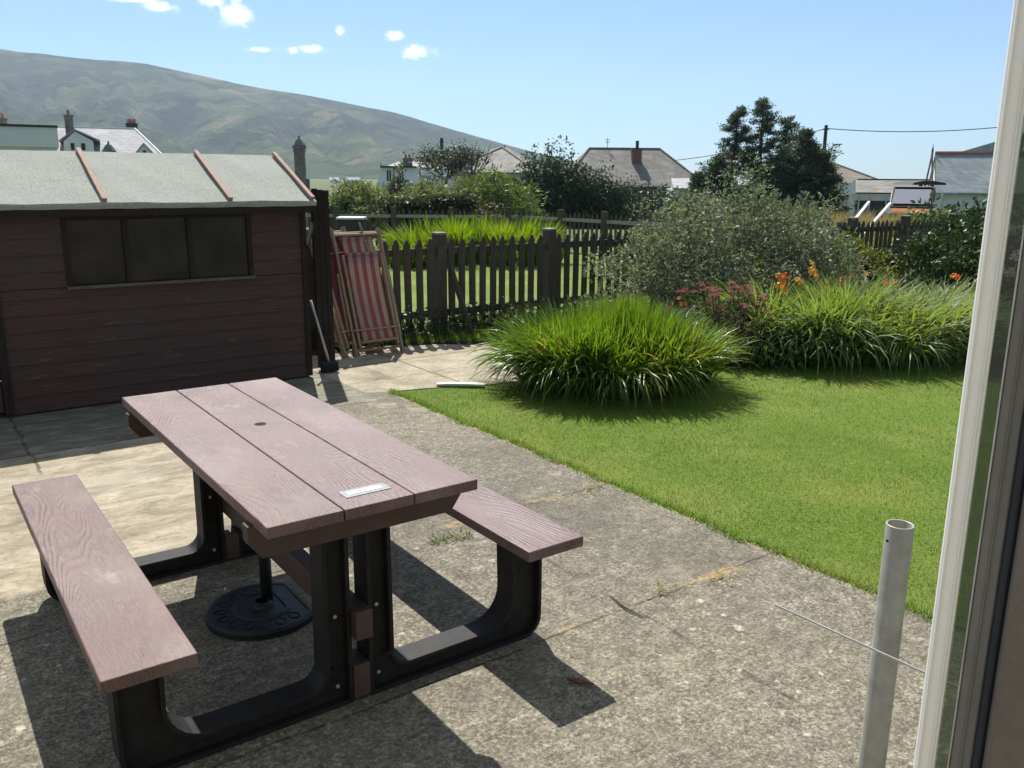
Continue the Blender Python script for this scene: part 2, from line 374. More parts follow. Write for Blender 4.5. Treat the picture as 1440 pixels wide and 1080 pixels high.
    ed = t.mapr(t.math('ADD', u, t.math('MULTIPLY', w, .03)), 3.13, 3.17)
    col = t.mix(t.math('MULTIPLY', ed, .6), col, (.40, .37, .30))
    wr = t.noise(t.scale(o, (1, 1.6, 1)), 3.6, 9, .74, .6); col = t.mix(t.mapr(wr, .40, .30, 0, .35), col, (.075, .068, .05)); col = t.mix(t.math('MULTIPLY', t.mapr(t.noise(o, 13, 6, .7), .60, .66, 0, .55), t.mapr(t.noise(o, 1.5, 3), .45, .6)), col, (.52, .48, .38))
    col = t.mix(1., col, (1., .975, .90), 'MULTIPLY')
    col = t.mix(1., col, t.ramp(t.noise(o, .45, 3), [(.3, (.85, .85, .85)), (.7, (1.12, 1.1, 1.06))]), 'MULTIPLY')
    h = t.math('ADD', t.math('MULTIPLY', t.math('SUBTRACT', 1, vd), t.math('SUBTRACT', 1, mk)), t.math('ADD', t.math('MULTIPLY', mid, .8), t.math('MULTIPLY', j, -2.)))
    principled(t, out, col, .85, t.bump(h, .5, .006), 0, .3)
patio_mat()
def path_mat():
    m, t, out = material('path_slab'); o = t.coord(); s = t.xyz(o); u, v = s[0], s[1]
    n = t.noise(o, 2.5, 8, .68, .4); fine = t.noise(o, 50, 4, .7); w = t.math('SUBTRACT', t.noise(o, 5, 4), .5)
    col = t.ramp(n, [(.30, (.15, .125, .09)), (.45, (.29, .25, .18)), (.58, (.40, .35, .26)), (.75, (.50, .46, .36))]); pg = t.noise(o, 24, 8, .8); col = t.mix(t.mapr(pg, .5, .38, 0, .6), col, (.14, .12, .085))
    col = t.mix(t.mapr(fine, .35, .7, 0, .35), col, (.22, .185, .14))
    def line(a, c, wd, wig): return t.mapr(t.math('ABSOLUTE', t.math('SUBTRACT', t.math('ADD', a, t.math('MULTIPLY', w, wig)), c)), wd*.4, wd, 1, 0)
    j = t.math('MAXIMUM', line(u, 3.83, .022, .05), line(v, 7.12, .02, .06)); j = t.math('MAXIMUM', j, line(v, 6.5, .012, .2))
    jc = t.mix(t.mapr(t.noise(o, 6, 3), .45, .55), (.13, .11, .06), (.10, .15, .035))
    col = t.mix(t.math('MULTIPLY', j, .8), col, jc)
    principled(t, out, col, .9, t.bump(t.math('ADD', n, t.math('MULTIPLY', j, -1)), .4, .01), 0, .3)
path_mat()
def plank_mat(name, c1, c2, seed):
    """moulded board with an embossed wood figure; local y runs along the board"""
    m, t, out = material(name); o = t.coord()
    mp = t.new('ShaderNodeMapping'); t.put(mp.inputs[0], o); mp.inputs[1].default_value = (seed*3.1, seed*1.7, seed); mp.inputs[3].default_value = (1, .22, 1); v = mp.outputs[0]
    d = t.noise(v, 3.2, 2, .45)
    rings = t.math('SINE', t.math('ADD', t.math('MULTIPLY', d, 330), t.math('MULTIPLY', t.xyz(o)[0], 60)))
    fib = t.noise(t.scale(o, (230, 22, 60)), 1, 3, .6); spk = t.noise(o, 150, 4, .8); blot = t.noise(o, 3.2, 5, .6); st = t.noise(t.scale(o, (1, .5, 1)), 7, 6, .7)
    f = t.math('ADD', t.math('MULTIPLY', fib, .4), t.math('MULTIPLY', spk, .6))
    col = t.mix(t.mapr(f, .40, .60), c1, c2)
    col = t.mix(t.mapr(blot, .4, .66, 0, .35), col, tuple(min(1, x*1.45) for x in c2))
    rm = t.mapr(t.noise(t.scale(o, (2.2, 1.6, 1)), 1.7, 2), .43, .54); col = t.mix(t.math('MULTIPLY', t.mapr(rings, .45, 1., 0, .2), rm), col, tuple(x*1.6 for x in c2))
    col = t.mix(t.mapr(st, .57, .72, 0, .45), col, (.36, .30, .27)); bl = t.noise(t.scale(o, (1.5, .7, 1)), 1.8, 4, .6); col = t.mix(t.mapr(bl, .45, .65, 0, .35), col, (.25, .19, .175))
    h = t.math('ADD', t.math('MULTIPLY', t.math('MULTIPLY', rings, rm), .35), t.math('MULTIPLY', f, 2.2))
    principled(t, out, col, t.mapr(blot, .3, .7, .42, .58), t.bump(h, .5, .0025), 0, .45)
for i in range(5): plank_mat(f'plank_{i}', (.082, .043, .037) if i < 3 else (.066, .032, .028), (.158, .092, .082) if i < 3 else (.138, .074, .066), i*1.37+.4)
def felt_mat():
    m, t, out = material('roof_felt'); o = t.coord(); n = t.noise(o, 1.6, 6, .6); f = t.noise(o, 75, 5, .85); g = t.noise(o, 26, 6, .8)
    col = t.mix(t.mapr(f, .35, .65), (.25, .26, .225), (.42, .43, .375)); col = t.mix(t.mapr(n, .4, .68, 0, .4), col, (.38, .40, .37)); col = t.mix(t.mapr(g, .54, .68, 0, .5), col, (.20, .215, .19)); cr = t.noise(t.scale(o, (.5, 3, 3)), 2.6, 7, .7, .6); col = t.mix(t.mapr(cr, .60, .68, 0, .35), col, (.19, .20, .175))
    principled(t, out, col, .95, t.bump(t.math('ADD', t.math('MULTIPLY', f, .6), t.math('MULTIPLY', n, 2)), .5, .008), 0, .2)
felt_mat()
def shed_mat():
    m, t, out = material('shed_board'); o = t.coord(); fib = t.noise(t.scale(o, (2.2, 2, 45)), 1.6, 6, .65); n = t.noise(o, 1.7, 5, .6); sc = t.noise(t.scale(o, (1, 1, 5)), 5.5, 7, .75)
    col = t.mix(t.mapr(fib, .35, .65), (.098, .045, .033), (.058, .033, .026)); col = t.mix(t.mapr(n, .4, .7, 0, .5), col, (.055, .05, .045))
    col = t.mix(t.mapr(sc, .59, .70, 0, .55), col, (.20, .17, .14))
    principled(t, out, col, .75, t.bump(fib, .4, .004), 0, .3)
shed_mat()
def canvas_mat():
    m, t, out = material('striped_canvas'); o = t.coord(); x = t.xyz(o)[0]
    f = t.math('FRACT', t.math('ADD', t.math('DIVIDE', x, .092), .27)); st = t.math('MULTIPLY', t.mapr(f, .0, .04), t.mapr(f, .54, .58, 1, 0))
    th = t.math('MULTIPLY', t.mapr(t.math('ABSOLUTE', t.math('SUBTRACT', f, .78)), .03, .05, 1, 0), .35)
    n = t.noise(o, 12, 5, .6); wv = t.noise(t.scale(o, (300, 300, 300)), 1, 2)
    col = t.mix(st, t.mix(th, (.52, .43, .34), (.40, .20, .18)), t.mix(n, (.48, .135, .13), (.40, .105, .10)))
    col = t.mix(t.mapr(n, .45, .75, 0, .25), col, (.40, .32, .27))
    p = principled(t, out, col, .9, t.bump(wv, .2, .001), 0, .15)
    tr = t.new('ShaderNodeBsdfTranslucent'); t.put(tr.inputs[0], col); mx = t.new('ShaderNodeMixShader'); mx.inputs[0].default_value = .38
    t.l.new(p.outputs[0], mx.inputs[1]); t.l.new(tr.outputs[0], mx.inputs[2]); t.l.new(mx.outputs[0], out.inputs[0])
canvas_mat()
def lawn_mat(name, a, b, c):
    m, t, out = material(name); o = t.coord(); n = t.noise(o, 1.1, 5, .6); f = t.noise(o, 60, 5, .75); g = t.noise(o, 9, 5, .65)
    col = t.mix(t.mapr(f, .3, .7), a, b); col = t.mix(t.mapr(n, .4, .66, 0, .55), col, c); col = t.mix(t.mapr(g, .5, .72, 0, .4), col, a)
    principled(t, out, col, .9, t.bump(f, .8, .02), 0, .2)
lawn_mat('lawn_green', (.075, .125, .016), (.16, .24, .03), (.24, .245, .06))
lawn_mat('far_grass', (.06, .085, .025), (.10, .13, .035), (.15, .15, .06))
def hill_mat():
    m, t, out = material('hillside'); o = t.coord(); n = t.noise(t.scale(o, (1, 1, 2.2)), .0042, 9, .62, .8); g = t.noise(o, .016, 8, .7, .6); f = t.noise(o, .07, 5, .75)
    col = t.ramp(n, [(.34, (.012, .026, .016)), (.43, (.026, .052, .02)), (.49, (.058, .095, .036)), (.56, (.095, .112, .048)), (.62, (.18, .145, .078)), (.75, (.22, .185, .11))])
    col = t.mix(t.mapr(t.noise(t.scale(o, (1, 1, 1.8)), .0075, 7, .66, .9), .495, .545, 0, .95), col, (.006, .015, .012)); col = t.mix(t.mapr(g, .52, .60, 0, .8), col, (.018, .032, .014)); col = t.mix(t.mapr(f, .56, .66, 0, .75), col, (.016, .026, .012))
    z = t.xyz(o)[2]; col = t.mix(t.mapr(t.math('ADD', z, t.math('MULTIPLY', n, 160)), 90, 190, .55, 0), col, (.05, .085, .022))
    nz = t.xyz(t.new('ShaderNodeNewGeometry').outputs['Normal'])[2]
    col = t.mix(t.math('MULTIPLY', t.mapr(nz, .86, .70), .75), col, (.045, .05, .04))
    principled(t, out, col, .95, t.bump(t.math('ADD', g, t.math('MULTIPLY', f, .5)), 1., 16.), 0, .1)
hill_mat()
leafmat('grass_blade', [(0, (.09, .16, .02)), (.5, (.17, .265, .035)), (1, (.32, .36, .085))], .45, .6, 1.2, (1.2, 1.3, .5), .4, ((.30, .29, .10), (.085, .165, .04)))
leafmat('sword_leaf', [(0, (.055, .11, .016)), (.5, (.10, .17, .026)), (.86, (.17, .215, .045)), (.92, (.30, .24, .11)), (1, (.34, .27, .14))], .54, .36, 1.5, (1.4, 1.45, .42), .4)
leafmat('strap_leaf', [(0, (.10, .15, .05)), (.5, (.165, .215, .08)), (.86, (.22, .265, .11)), (.93, (.34, .28, .14)), (1, (.34, .28, .14))], .45, .48, 1.5, (1.5, 1.6, .5), .3)
leafmat('far_sword_leaf', [(0, (.08, .14, .015)), (.5, (.13, .20, .02)), (1, (.20, .24, .04))], .5, .5, 1., (1.6, 1.6, .35))
leafmat('broad_leaf', [(0, (.035, .075, .02)), (.6, (.06, .12, .03)), (1, (.12, .17, .05))], .4, .4, 2.)
leafmat('grey_green_leaf', [(0, (.085, .108, .074)), (.45, (.150, .175, .122)), (.8, (.235, .255, .185)), (1, (.42, .43, .35))], .32, .55, 1.2, (1.2, 1.25, .6), .25)
leafmat('yellow_leaf', [(0, (.09, .11, .018)), (.6, (.17, .17, .03)), (1, (.28, .24, .06))], .45, .5, 2.)
leafmat('sedum_leaf', [(0, (.05, .06, .03)), (.5, (.09, .09, .045)), (.8, (.15, .09, .06)), (1, (.20, .11, .08))], .3, .6, 3.)
leafmat('pink_petal', [(0, (.32, .11, .115)), (.6, (.46, .19, .19)), (1, (.60, .33, .31))], .25, .8, 4., (1.1, .9, .9))
leafmat('orange_petal', [(0, (.65, .12, .02)), (.6, (.80, .22, .03)), (1, (.85, .34, .06))], .4, .5, 4., (1.3, .8, .5))
leafmat('amber_petal', [(0, (.75, .36, .04)), (1, (.88, .55, .10))], .4, .5, 4., (1.3, .9, .5))
leafmat('lilac_petal', [(0, (.52, .50, .60)), (1, (.74, .73, .78))], .3, .6, 4., (1, 1, 1))
leafmat('pine_needle', [(0, (.036, .054, .034)), (.6, (.065, .088, .052)), (1, (.12, .135, .08))], .25, .55, .6, (1.2, 1.3, .5))
leafmat('dark_leaf', [(0, (.026, .044, .022)), (.6, (.048, .072, .036)), (1, (.09, .115, .056))], .2, .55, .6)
leafmat('ivy_leaf', [(0, (.022, .040, .014)), (.6, (.040, .070, .022)), (1, (.10, .14, .042))], .25, .5, 1.)
leafmat('willow_leaf', [(0, (.07, .105, .03)), (.5, (.115, .155, .045)), (1, (.20, .225, .08))], .4, .5, .5)
leafmat('pale_leaf', [(0, (.10, .13, .06)), (.5, (.17, .20, .10)), (1, (.27, .29, .17))], .35, .5, .8)
leafmat('olive_leaf', [(0, (.06, .07, .045)), (.6, (.10, .11, .07)), (1, (.17, .17, .11))], .25, .6, .8)
leafmat('hedge_leaf', [(0, (.032, .042, .018)), (.6, (.055, .065, .03)), (1, (.11, .11, .055))], .2, .5, .8)
leafmat('straw', [(0, (.26, .20, .08)), (.5, (.38, .30, .13)), (1, (.50, .42, .22))], .35, .7, 1., (1.1, 1, .7))

# ================================================================== SKY, SUN, AIR
SUN = Vector((-.095, .335, .444)).normalized(); EL = math.asin(SUN.z); AZ = math.atan2(SUN.x, SUN.y)
world = bpy.data.worlds.new('World'); scene.world = world; world.use_nodes = True
t = NT(world.node_tree); t.n.clear(); wo = t.new('ShaderNodeOutputWorld'); bg = t.new('ShaderNodeBackground'); t.l.new(bg.outputs[0], wo.inputs[0])
sky = t.new('ShaderNodeTexSky', sky_type='NISHITA'); sky.sun_disc = False; sky.sun_elevation = EL; sky.sun_rotation = AZ; sky.altitude = 0; sky.air_density = 1.; sky.dust_density = .12; sky.ozone_density = 2.2
dv = t.coord('Generated')
dz = t.xyz(dv)[2]
# clear blue low down, unseen zenith warmed and brightened to lift the shade
skyc = t.mix(1., sky.outputs[0], t.mix(t.mapr(dz, .38, .75), (.43, .61, .815), (2.25, 1.55, .90)), 'MULTIPLY')
cloud = None
for (px, py, sx, sy) in ((585, 73, .021, .0085), (556, 50, .009, .006), (478, 43, .0065, .0055), (436, 69, .014, .005), (412, 71, .007, .004), (368, 70, .014, .003), (330, 18, .017, .014), (300, 2, .016, .007), (225, 10, .020, .005), (190, 0, .024, .003)):
    d = ray(px, py); d = d/np.linalg.norm(d); e1 = np.cross(d, [0, 0, 1]); e1 /= np.linalg.norm(e1); e2 = np.cross(e1, d)
    def dot(vec):
        n = t.new('ShaderNodeVectorMath', operation='DOT_PRODUCT'); t.put(n.inputs[0], dv); n.inputs[1].default_value = tuple(vec); return n.outputs['Value']
    a = t.math('DIVIDE', dot(e1), sx); b = t.math('DIVIDE', dot(e2), sy)
    r = t.math('ADD', t.math('MULTIPLY', a, a), t.math('MULTIPLY', b, b))
    g = t.math('MULTIPLY', t.math('EXPONENT', t.math('MULTIPLY', r, -.9)), t.math('GREATER_THAN', dot(d), 0.))
    cloud = g if cloud is None else t.math('MAXIMUM', cloud, g)
cn = t.noise(dv, 60, 8, .7, .5); wisps = t.noise(t.scale(dv, (1, 1, 3)), 9, 6, .6)
cm = t.mapr(t.math('ADD', cloud, t.math('MULTIPLY', t.math('SUBTRACT', cn, .5), 2.1)), .25, 1.15)
cm = t.math('MULTIPLY', cm, t.mapr(cloud, .04, .25))
CLOUD_MIX = t.mix(t.math('MULTIPLY', cm, .93), skyc, (9.6, 9.8, 10.2))
t.put(bg.inputs[0], CLOUD_MIX); bg.inputs[1].default_value = .10
sl = bpy.data.lights.new('sun', 'SUN'); sl.energy = 4.7; sl.angle = math.radians(.5); sl.color = (1, .965, .90)
so = bpy.data.objects.new('sun', sl); COL.objects.link(so); so.rotation_euler = SUN.to_track_quat('Z', 'Y').to_euler(); so.location = (-5, 20, 30)
scene.view_settings.view_transform = 'Standard'; scene.view_settings.look = 'None'; scene.view_settings.gamma = 1.; scene.view_settings.exposure = .75
scene.render.engine = 'CYCLES'; scene.cycles.max_bounces = 8; scene.cycles.transparent_max_bounces = 16; scene.cycles.volume_bounces = 0
scene.cycles.use_denoising = True; scene.cycles.use_adaptive_sampling = True
def haze():
    m = bpy.data.materials.new('haze'); m.use_nodes = True; q = NT(m.node_tree); q.n.clear(); out = q.new('ShaderNodeOutputMaterial')
    pv = q.new('ShaderNodeVolumePrincipled'); q.put(pv.inputs['Color'], (.70, .84, 1.)); pv.inputs['Density'].default_value = .00015; pv.inputs['Anisotropy'].default_value = .2
    q.l.new(pv.outputs[0], out.inputs['Volume']); MATS['haze'] = m
    tag(MB().box(-5200, 5200, -300, 5400, -8, 520).build('haze', 'haze'), kind='stuff')
haze()

# ================================================================== GROUND
def ground_z(Y): 
    q = np.clip((Y-24)/36, 0, 1); return -.03-1.3*q*q*(3-2*q)
ys = np.concatenate([np.linspace(-250, 20, 8), np.linspace(24, 64, 20), np.linspace(90, 400, 10), [700, 1200, 2000, 3200, 5300]])
xs = np.concatenate([[-5100, -2500, -1000, -400], np.linspace(-150, 150, 26), [400, 1000, 2500, 5100]])
XX, YY = np.meshgrid(xs, ys); V = np.stack([XX, YY, ground_z(YY)], -1).reshape(-1, 3); nx = len(xs)
I = np.array([(j*nx+i, j*nx+i+1, (j+1)*nx+i+1, (j+1)*nx+i) for j in range(len(ys)-1) for i in range(nx-1)])
tag(npmesh('ground', V, I, 'far_grass', smooth=True), kind='structure')
def sheet(name, poly, z0, z1, m, kind='structure'):
    n = len(poly); o = MB().add([(*p, z0) for p in poly]+[(*p, z1) for p in poly], [tuple(range(n-1, -1, -1)), tuple(range(n, 2*n))]+[(i, (i+1) % n, n+(i+1) % n, n+i) for i in range(n)]).build(name, m, rotz=GA)
    return tag(o, kind=kind)
edge = [(3.19+.012*math.sin(k*2.3)+rng.normal(0, .006), v_) for k, v_ in enumerate(np.linspace(-4, 6.06, 60))]
sheet('patio', [(-6, -4)]+edge+[(3.0, 6.12), (2.96, 8.4), (-6, 8.4)], -.15, 0, 'concrete')
pth = [(2.98, 6.125), (3.21, 6.07), (3.5, 6.0), (4.0, 5.82), (5.0, 5.7), (5.0, 7.25), (4.55, 7.62), (3.9, 7.74), (2.975, 7.78)]
sheet('path', pth, -.15, -.006, 'path_slab')
sheet('lawn', [(p[0]+.012, p[1]) for p in edge]+[(3.5, 5.985), (4.0, 5.80), (5.02, 5.68), (5.02, 7.3), (5.1, 7.9), (22, 7.9), (22, -4)], -.16, -.012, 'lawn_green')
sheet('flower_bed', [(2.99, 7.80), (3.9, 7.76), (4.57, 7.64), (5.0, 7.32), (5.08, 7.92), (20, 7.92), (20, 8.6), (2.99, 8.6)], -.16, -.008, 'soil')
# soil under the planted clump
def disc(cx, cy, rx, ry, z, m, name):
    b = MB(); n = 48; b.add([(cx+rx*math.cos(2*PI*k/n)*(1+.06*math.sin(5*k)), cy+ry*math.sin(2*PI*k/n)*(1+.05*math.cos(3*k)), z) for k in range(n)], [tuple(range(n))])
    return tag(b.build(name, m), kind='structure')
disc(.84, 7.22, .78, .56, -.002, 'soil', 'flower_bed'); disc(3.2, 8.75, 1.4, .85, -.003, 'soil', 'flower_bed'); disc(2.0, 8.4, .6, .6, -.001, 'soil', 'flower_bed')
b = MB(); b.add([G(3.0, 8.62, -.01), G(16.5, 8.62, -.01), (16, 22.5, .03), (-9.5, 22.5, .03)], [(0, 1, 2, 3)]); tag(b.build('neighbouring_lawn', 'lawn_green'), kind='structure')
# mown grass
def grass():
    parts = []
    def field(n, f, hmin, hmax, w):
        P = f(n); m_ = len(P); phi = rng.uniform(0, 2*PI, m_); L = rng.uniform(hmin, hmax, m_); lean = rng.uniform(.2, 1.35, m_)
        d = np.stack([np.cos(phi), np.sin(phi)], 1); sd = np.stack([-np.sin(phi), np.cos(phi), np.zeros(m_)], 1)*w/2
        tip = P+np.concatenate([d*(np.sin(lean)*L)[:, None], (np.cos(lean)*L)[:, None]], 1)
        parts.append((np.stack([P-sd, P+sd, tip], 1).reshape(-1, 3), np.arange(m_*3).reshape(-1, 3)))
    def uvr(u0, u1, v0, v1):
        def f(n):
            u = rng.uniform(u0, u1, n); v = rng.uniform(v0, v1, n)
            keep = (u > 3.195) & ~((u < 5.02) & (v > 6.05-(u-3.2)*.31) & (v < 8))
            u, v = u[keep], v[keep]; P = GU*u[:, None]+GV*v[:, None]; P[:, 2] = -.014
            return P
        return f
    field(110000, uvr(3.195, 5.2, .4, 6.05), .010, .030, .0038)
    field(70000, uvr(5.2, 8.5, .4, 6.2), .012, .032, .0055)
    field(16000, uvr(8.5, 14, -1, 7.9), .02, .045, .010)
    def edgef(n):
        v = rng.uniform(.4, 6.06, n); u = 3.19+rng.normal(0, .018, n)-.028*np.clip(np.sin(v*13)+np.sin(v*5.1+1)*.8+np.sin(v*31)*.5, 0, 2)*rng.uniform(0, 1, n); P = GU*u[:, None]+GV*v[:, None]; P[:, 2] = rng.uniform(-.01, .004, n); return P
    field(12000, edgef, .016, .05, .0045)
    V, Fq = cat(parts); tag(npmesh('mown_grass', V, Fq, 'grass_blade'), kind='stuff')
grass()
def hill():
    az = np.linspace(-900, 1250, 260); prof_x = [-900, -300, 0, 60, 150, 220, 300, 340, 420, 480, 560, 620, 680, 740, 800, 900, 1000, 1250]
    prof_y = [40, 55, 68, 75, 84, 90, 108, 118, 131, 143, 159, 178, 195, 212, 226, 240, 250, 256]
    yy = np.interp(az, prof_x, prof_y); k = np.ones(5)/5; yy = np.convolve(np.pad(yy, 2, mode='edge'), k, 'valid')
    T = np.concatenate([np.linspace(0, 1, 80), np.linspace(1.03, 1.5, 10)])
    from mathutils import noise as mn
    V = np.zeros((len(T), len(az), 3))
    for i, (x, y) in enumerate(zip(az, yy)):
        top = at(x, y, 2300); zr = max(top[2]+2, 2)
        for j, tt in enumerate(T):
            Y = 1150+1150*tt; q = at(x, 250, Y); s = min(tt, 1)
            z = zr*(s**1.15*(1-.18*math.sin(PI*s)))
            if tt > 1: z = zr*(1-(tt-1)*1.2)
            gl = mn.fractal(Vector((x*.011+tt*.8, tt*1.8, 3.7)), .9, 2.1, 5); fb = mn.fractal(Vector((q[0]*.006, q[1]*.006, 1.1)), .8, 2.1, 5)
            z += zr*(.22*gl+.07*fb)*math.sin(PI*min(1, s*1.02))**.8*min(1, s*3) + zr*.012*fb*s
            V[j, i] = (q[0], Y, -1.35+max(-3, z) if tt > 0 else -4)
    n = len(az); I = np.array([(j*n+i, j*n+i+1, (j+1)*n+i+1, (j+1)*n+i) for j in range(len(T)-1) for i in range(n-1)])
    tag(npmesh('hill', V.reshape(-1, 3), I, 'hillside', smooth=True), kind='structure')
hill()

def gz(Y): return float(ground_z(np.array(Y)))
class Facing:
    """a building frame turned so that its front looks towards the garden; pixel columns and rows become local x and z on the plane y=dy"""
    def __init__(s, px, py, Y):
        s.c = at(px, py, Y); s.g = gz(Y); s.D = math.hypot(s.c[0], s.c[1]); s.ly = np.array([s.c[0], s.c[1], 0])/s.D; s.lx = np.array([s.ly[1], -s.ly[0], 0]); s.rz = -math.atan2(s.c[0], s.c[1]); s.loc = (s.c[0], s.c[1], s.g)
    def p(s, px, py, dy=0.):
        d = ray(px, py); return EYE+d*((s.D+dy)/(d@s.ly))
    def X(s, px, dy=0., py=250): return float(s.p(px, py, dy)@s.lx)
    def Z(s, py, px=None, dy=0.): return float(s.p(s.px0 if px is None else px, py, dy)[2]-s.g)
simple('bounce_render', (.36, .345, .31), (.32, .305, .275), 2, .9, 0, .1)
tag(MB().box(-7, 6, -.75, -.55, -.1, 2.9).build('bounce_wall', 'bounce_render'), kind='structure')  # unseen wall added behind the camera to bounce sunlight into shaded faces

# ================================================================== PICNIC TABLE
TC = (-.897, 3.108, 0); TY = .6248
def picnic_table():
    root = empty('picnic_table', TC, TY, 'mauve-brown picnic table with attached benches and black legs on the concrete', 'picnic table')
    L = .873; TZ = .75; w = .693/3
    for i in range(3):
        x0 = -.3465+i*w+.0015; x1 = x0+w-.003
        MB().box(x0, x1, -L, L, TZ-.036, TZ).build('tabletop_plank', f'plank_{i}', root, .004)
    for i, sx in enumerate((-1, 1)):
        xs_ = sorted((sx*.553, sx*.7955)); MB().box(xs_[0], xs_[1], -L, L, .4045, .4437).build('bench_seat', f'plank_{3+i}', root, .004)
    def arc(cx, cz, r, a0, a1, n=7): return [(cx+r*math.cos(math.radians(a0+(a1-a0)*k/n)), cz+r*math.sin(math.radians(a0+(a1-a0)*k/n))) for k in range(n+1)]
    # outline of one moulded U: bench leg, skid, table upright, in (x, z)
    out = [(.745, .404), (.745, .10)]+arc(.665, .08, .08, 0, -90)[1:]+[(.03, 0), (.03, .712), (.118, .712)]
    out += [(.122, .14)]+arc(.182, .14, .06, 180, 270)+arc(.49, .20, .12, 270, 360)+[(.605, .404)]
    def inset(P, d):
        P = [Vector((p[0], p[1])) for p in P]; n = len(P); res = []
        for i in range(n):
            a, b_, c = P[i-1], P[i], P[(i+1) % n]; e1 = (b_-a).normalized(); e2 = (c-b_).normalized()
            n1 = Vector((e1.y, -e1.x)); n2 = Vector((e2.y, -e2.x)); bi = (n1+n2); bi = bi.normalized() if bi.length > 1e-6 else n1
            k = max(.4, bi.dot(n1)); res.append(tuple(b_+bi*d/k))
        return res
    area = sum(out[i-1][0]*out[i][1]-out[i][0]*out[i-1][1] for i in range(len(out)))
    inn = inset(out, .014 if area < 0 else -.014)
    for y0, y1 in ((-.70, -.60), (.60, .70)):
        for sx in (-1, 1):
            b = MB(); P = [(sx*p[0], p[1]) for p in out]; Q = [(sx*p[0], p[1]) for p in inn]; n = len(P); yc = (y0+y1)/2
            # flanges all round and a recessed web, like an I-section
            ring = [[(p[0], y, p[1]) for p in src] for src, y in ((Q, yc-.018), (Q, y0), (P, y0), (P, y1), (Q, y1), (Q, yc+.018))]
            b.add([v for r_ in ring for v in r_], [(k*n+i, k*n+(i+1) % n, (k+1)*n+(i+1) % n, (k+1)*n+i) for k in range(5) for i in range(n)])
            b.add(ring[0], [tuple(range(n))]); b.add(ring[5], [tuple(range(n))])
            o = b.build('leg_frame', 'black_plastic', root, .003)
            for z in (.06, .31, .64): MB().tube([(sx*.074, yc-.024, z), (sx*.074, yc, z)], .0065, 8).build('bolt', 'pale_metal', o)
        s = -1 if y0 < 0 else 1
        MB().prism([(-.36, .712), (-.36, .66), (-.32, .605), (.32, .605), (.36, .66), (.36, .712)], s*.705, s*.75).build('bearer', 'brown_plastic', root, .003)
        MB().box(-.029, .029, y0-.004, y1+.004, .012, .13).build('spacer_block', 'brown_plastic', root, .003)
    MB().box(-.0295, .0295, -.735, .735, .235, .335).build('stretcher', 'brown_plastic', root, .003)
    q = gp(376, 601, TZ); MB().lathe([(.0, TZ+.0012), (.022, TZ+.0012), (.0225, TZ)], 20).build('parasol_hole', 'hole', root, loc=(.0, .13, 0))
    c = gp(513, 689, TZ+.002); d = c-np.array(TC); ta = np.array([math.cos(TY), math.sin(TY), 0]); tb = np.array([-math.sin(TY), math.cos(TY), 0])
    px_, py_ = d@ta, d@tb
    pl = MB().box(px_-.075, px_+.075, py_-.03, py_+.03, TZ, TZ+.002).build('name_plaque', 'plaque', root)
    MB().box(px_-.058, px_+.055, py_-.013, py_+.013, TZ+.002, TZ+.0032).build('plaque_glare', 'bright_white', pl)  # bright white centre paints the specular glare on the plaque
    print('hole local', (q-np.array(TC))@ta, (q-np.array(TC))@tb, 'plaque', px_, py_)
picnic_table()

def parasol_base():
    c = gp(370, 862, 0)
    root = empty('parasol_stand', c, TY, 'black round cast parasol base with an upright tube under the picnic table', 'parasol base')
    n = 56; R = .215
    def prof(r, z):
        P = []
        for k in range(n):
            a = 2*PI*k/n; x, y = r*math.cos(a), r*math.sin(a); x = min(x, r*.72); P.append((x, y, z))
        return P
    b = MB(); rings = [prof(R, 0), prof(R, .022), prof(R*.95, .032), prof(R*.90, .032), prof(R*.885, .027), prof(R*.55, .030), prof(R*.53, .038), prof(R*.47, .040), prof(R*.45, .034), prof(R*.22, .036), prof(R*.2, .05), prof(R*.12, .055)]
    b.add([v for r in rings for v in r], [(i*n+j, i*n+(j+1) % n, (i+1)*n+(j+1) % n, (i+1)*n+j) for i in range(len(rings)-1) for j in range(n)])
    b.build('base_plate', 'iron_base', root, smooth=False)
    b = MB()
    for k in range(16):
        a = 2*PI*k/16+.1
        if math.cos(a) > .6: continue
        for s_ in (-1, 1): b.tube([(R*q*math.cos(a+s_*w_), R*q*math.sin(a+s_*w_), .03) for q, w_ in ((.58, .0), (.66, .10), (.76, .12), (.86, .02))], .0022, 5)
    b.build('relief', 'iron_base', root)
    MB().tube([(.03, .03, .03), (.03, .03, .50)], .024, 16).build('tube', 'iron_base', root, smooth=True)
    k = MB().tube([(.05, .03, .30), (.095, .03, .30)], [.006, .013], 8).build('clamp_screw', 'iron_base', root)
parasol_base()

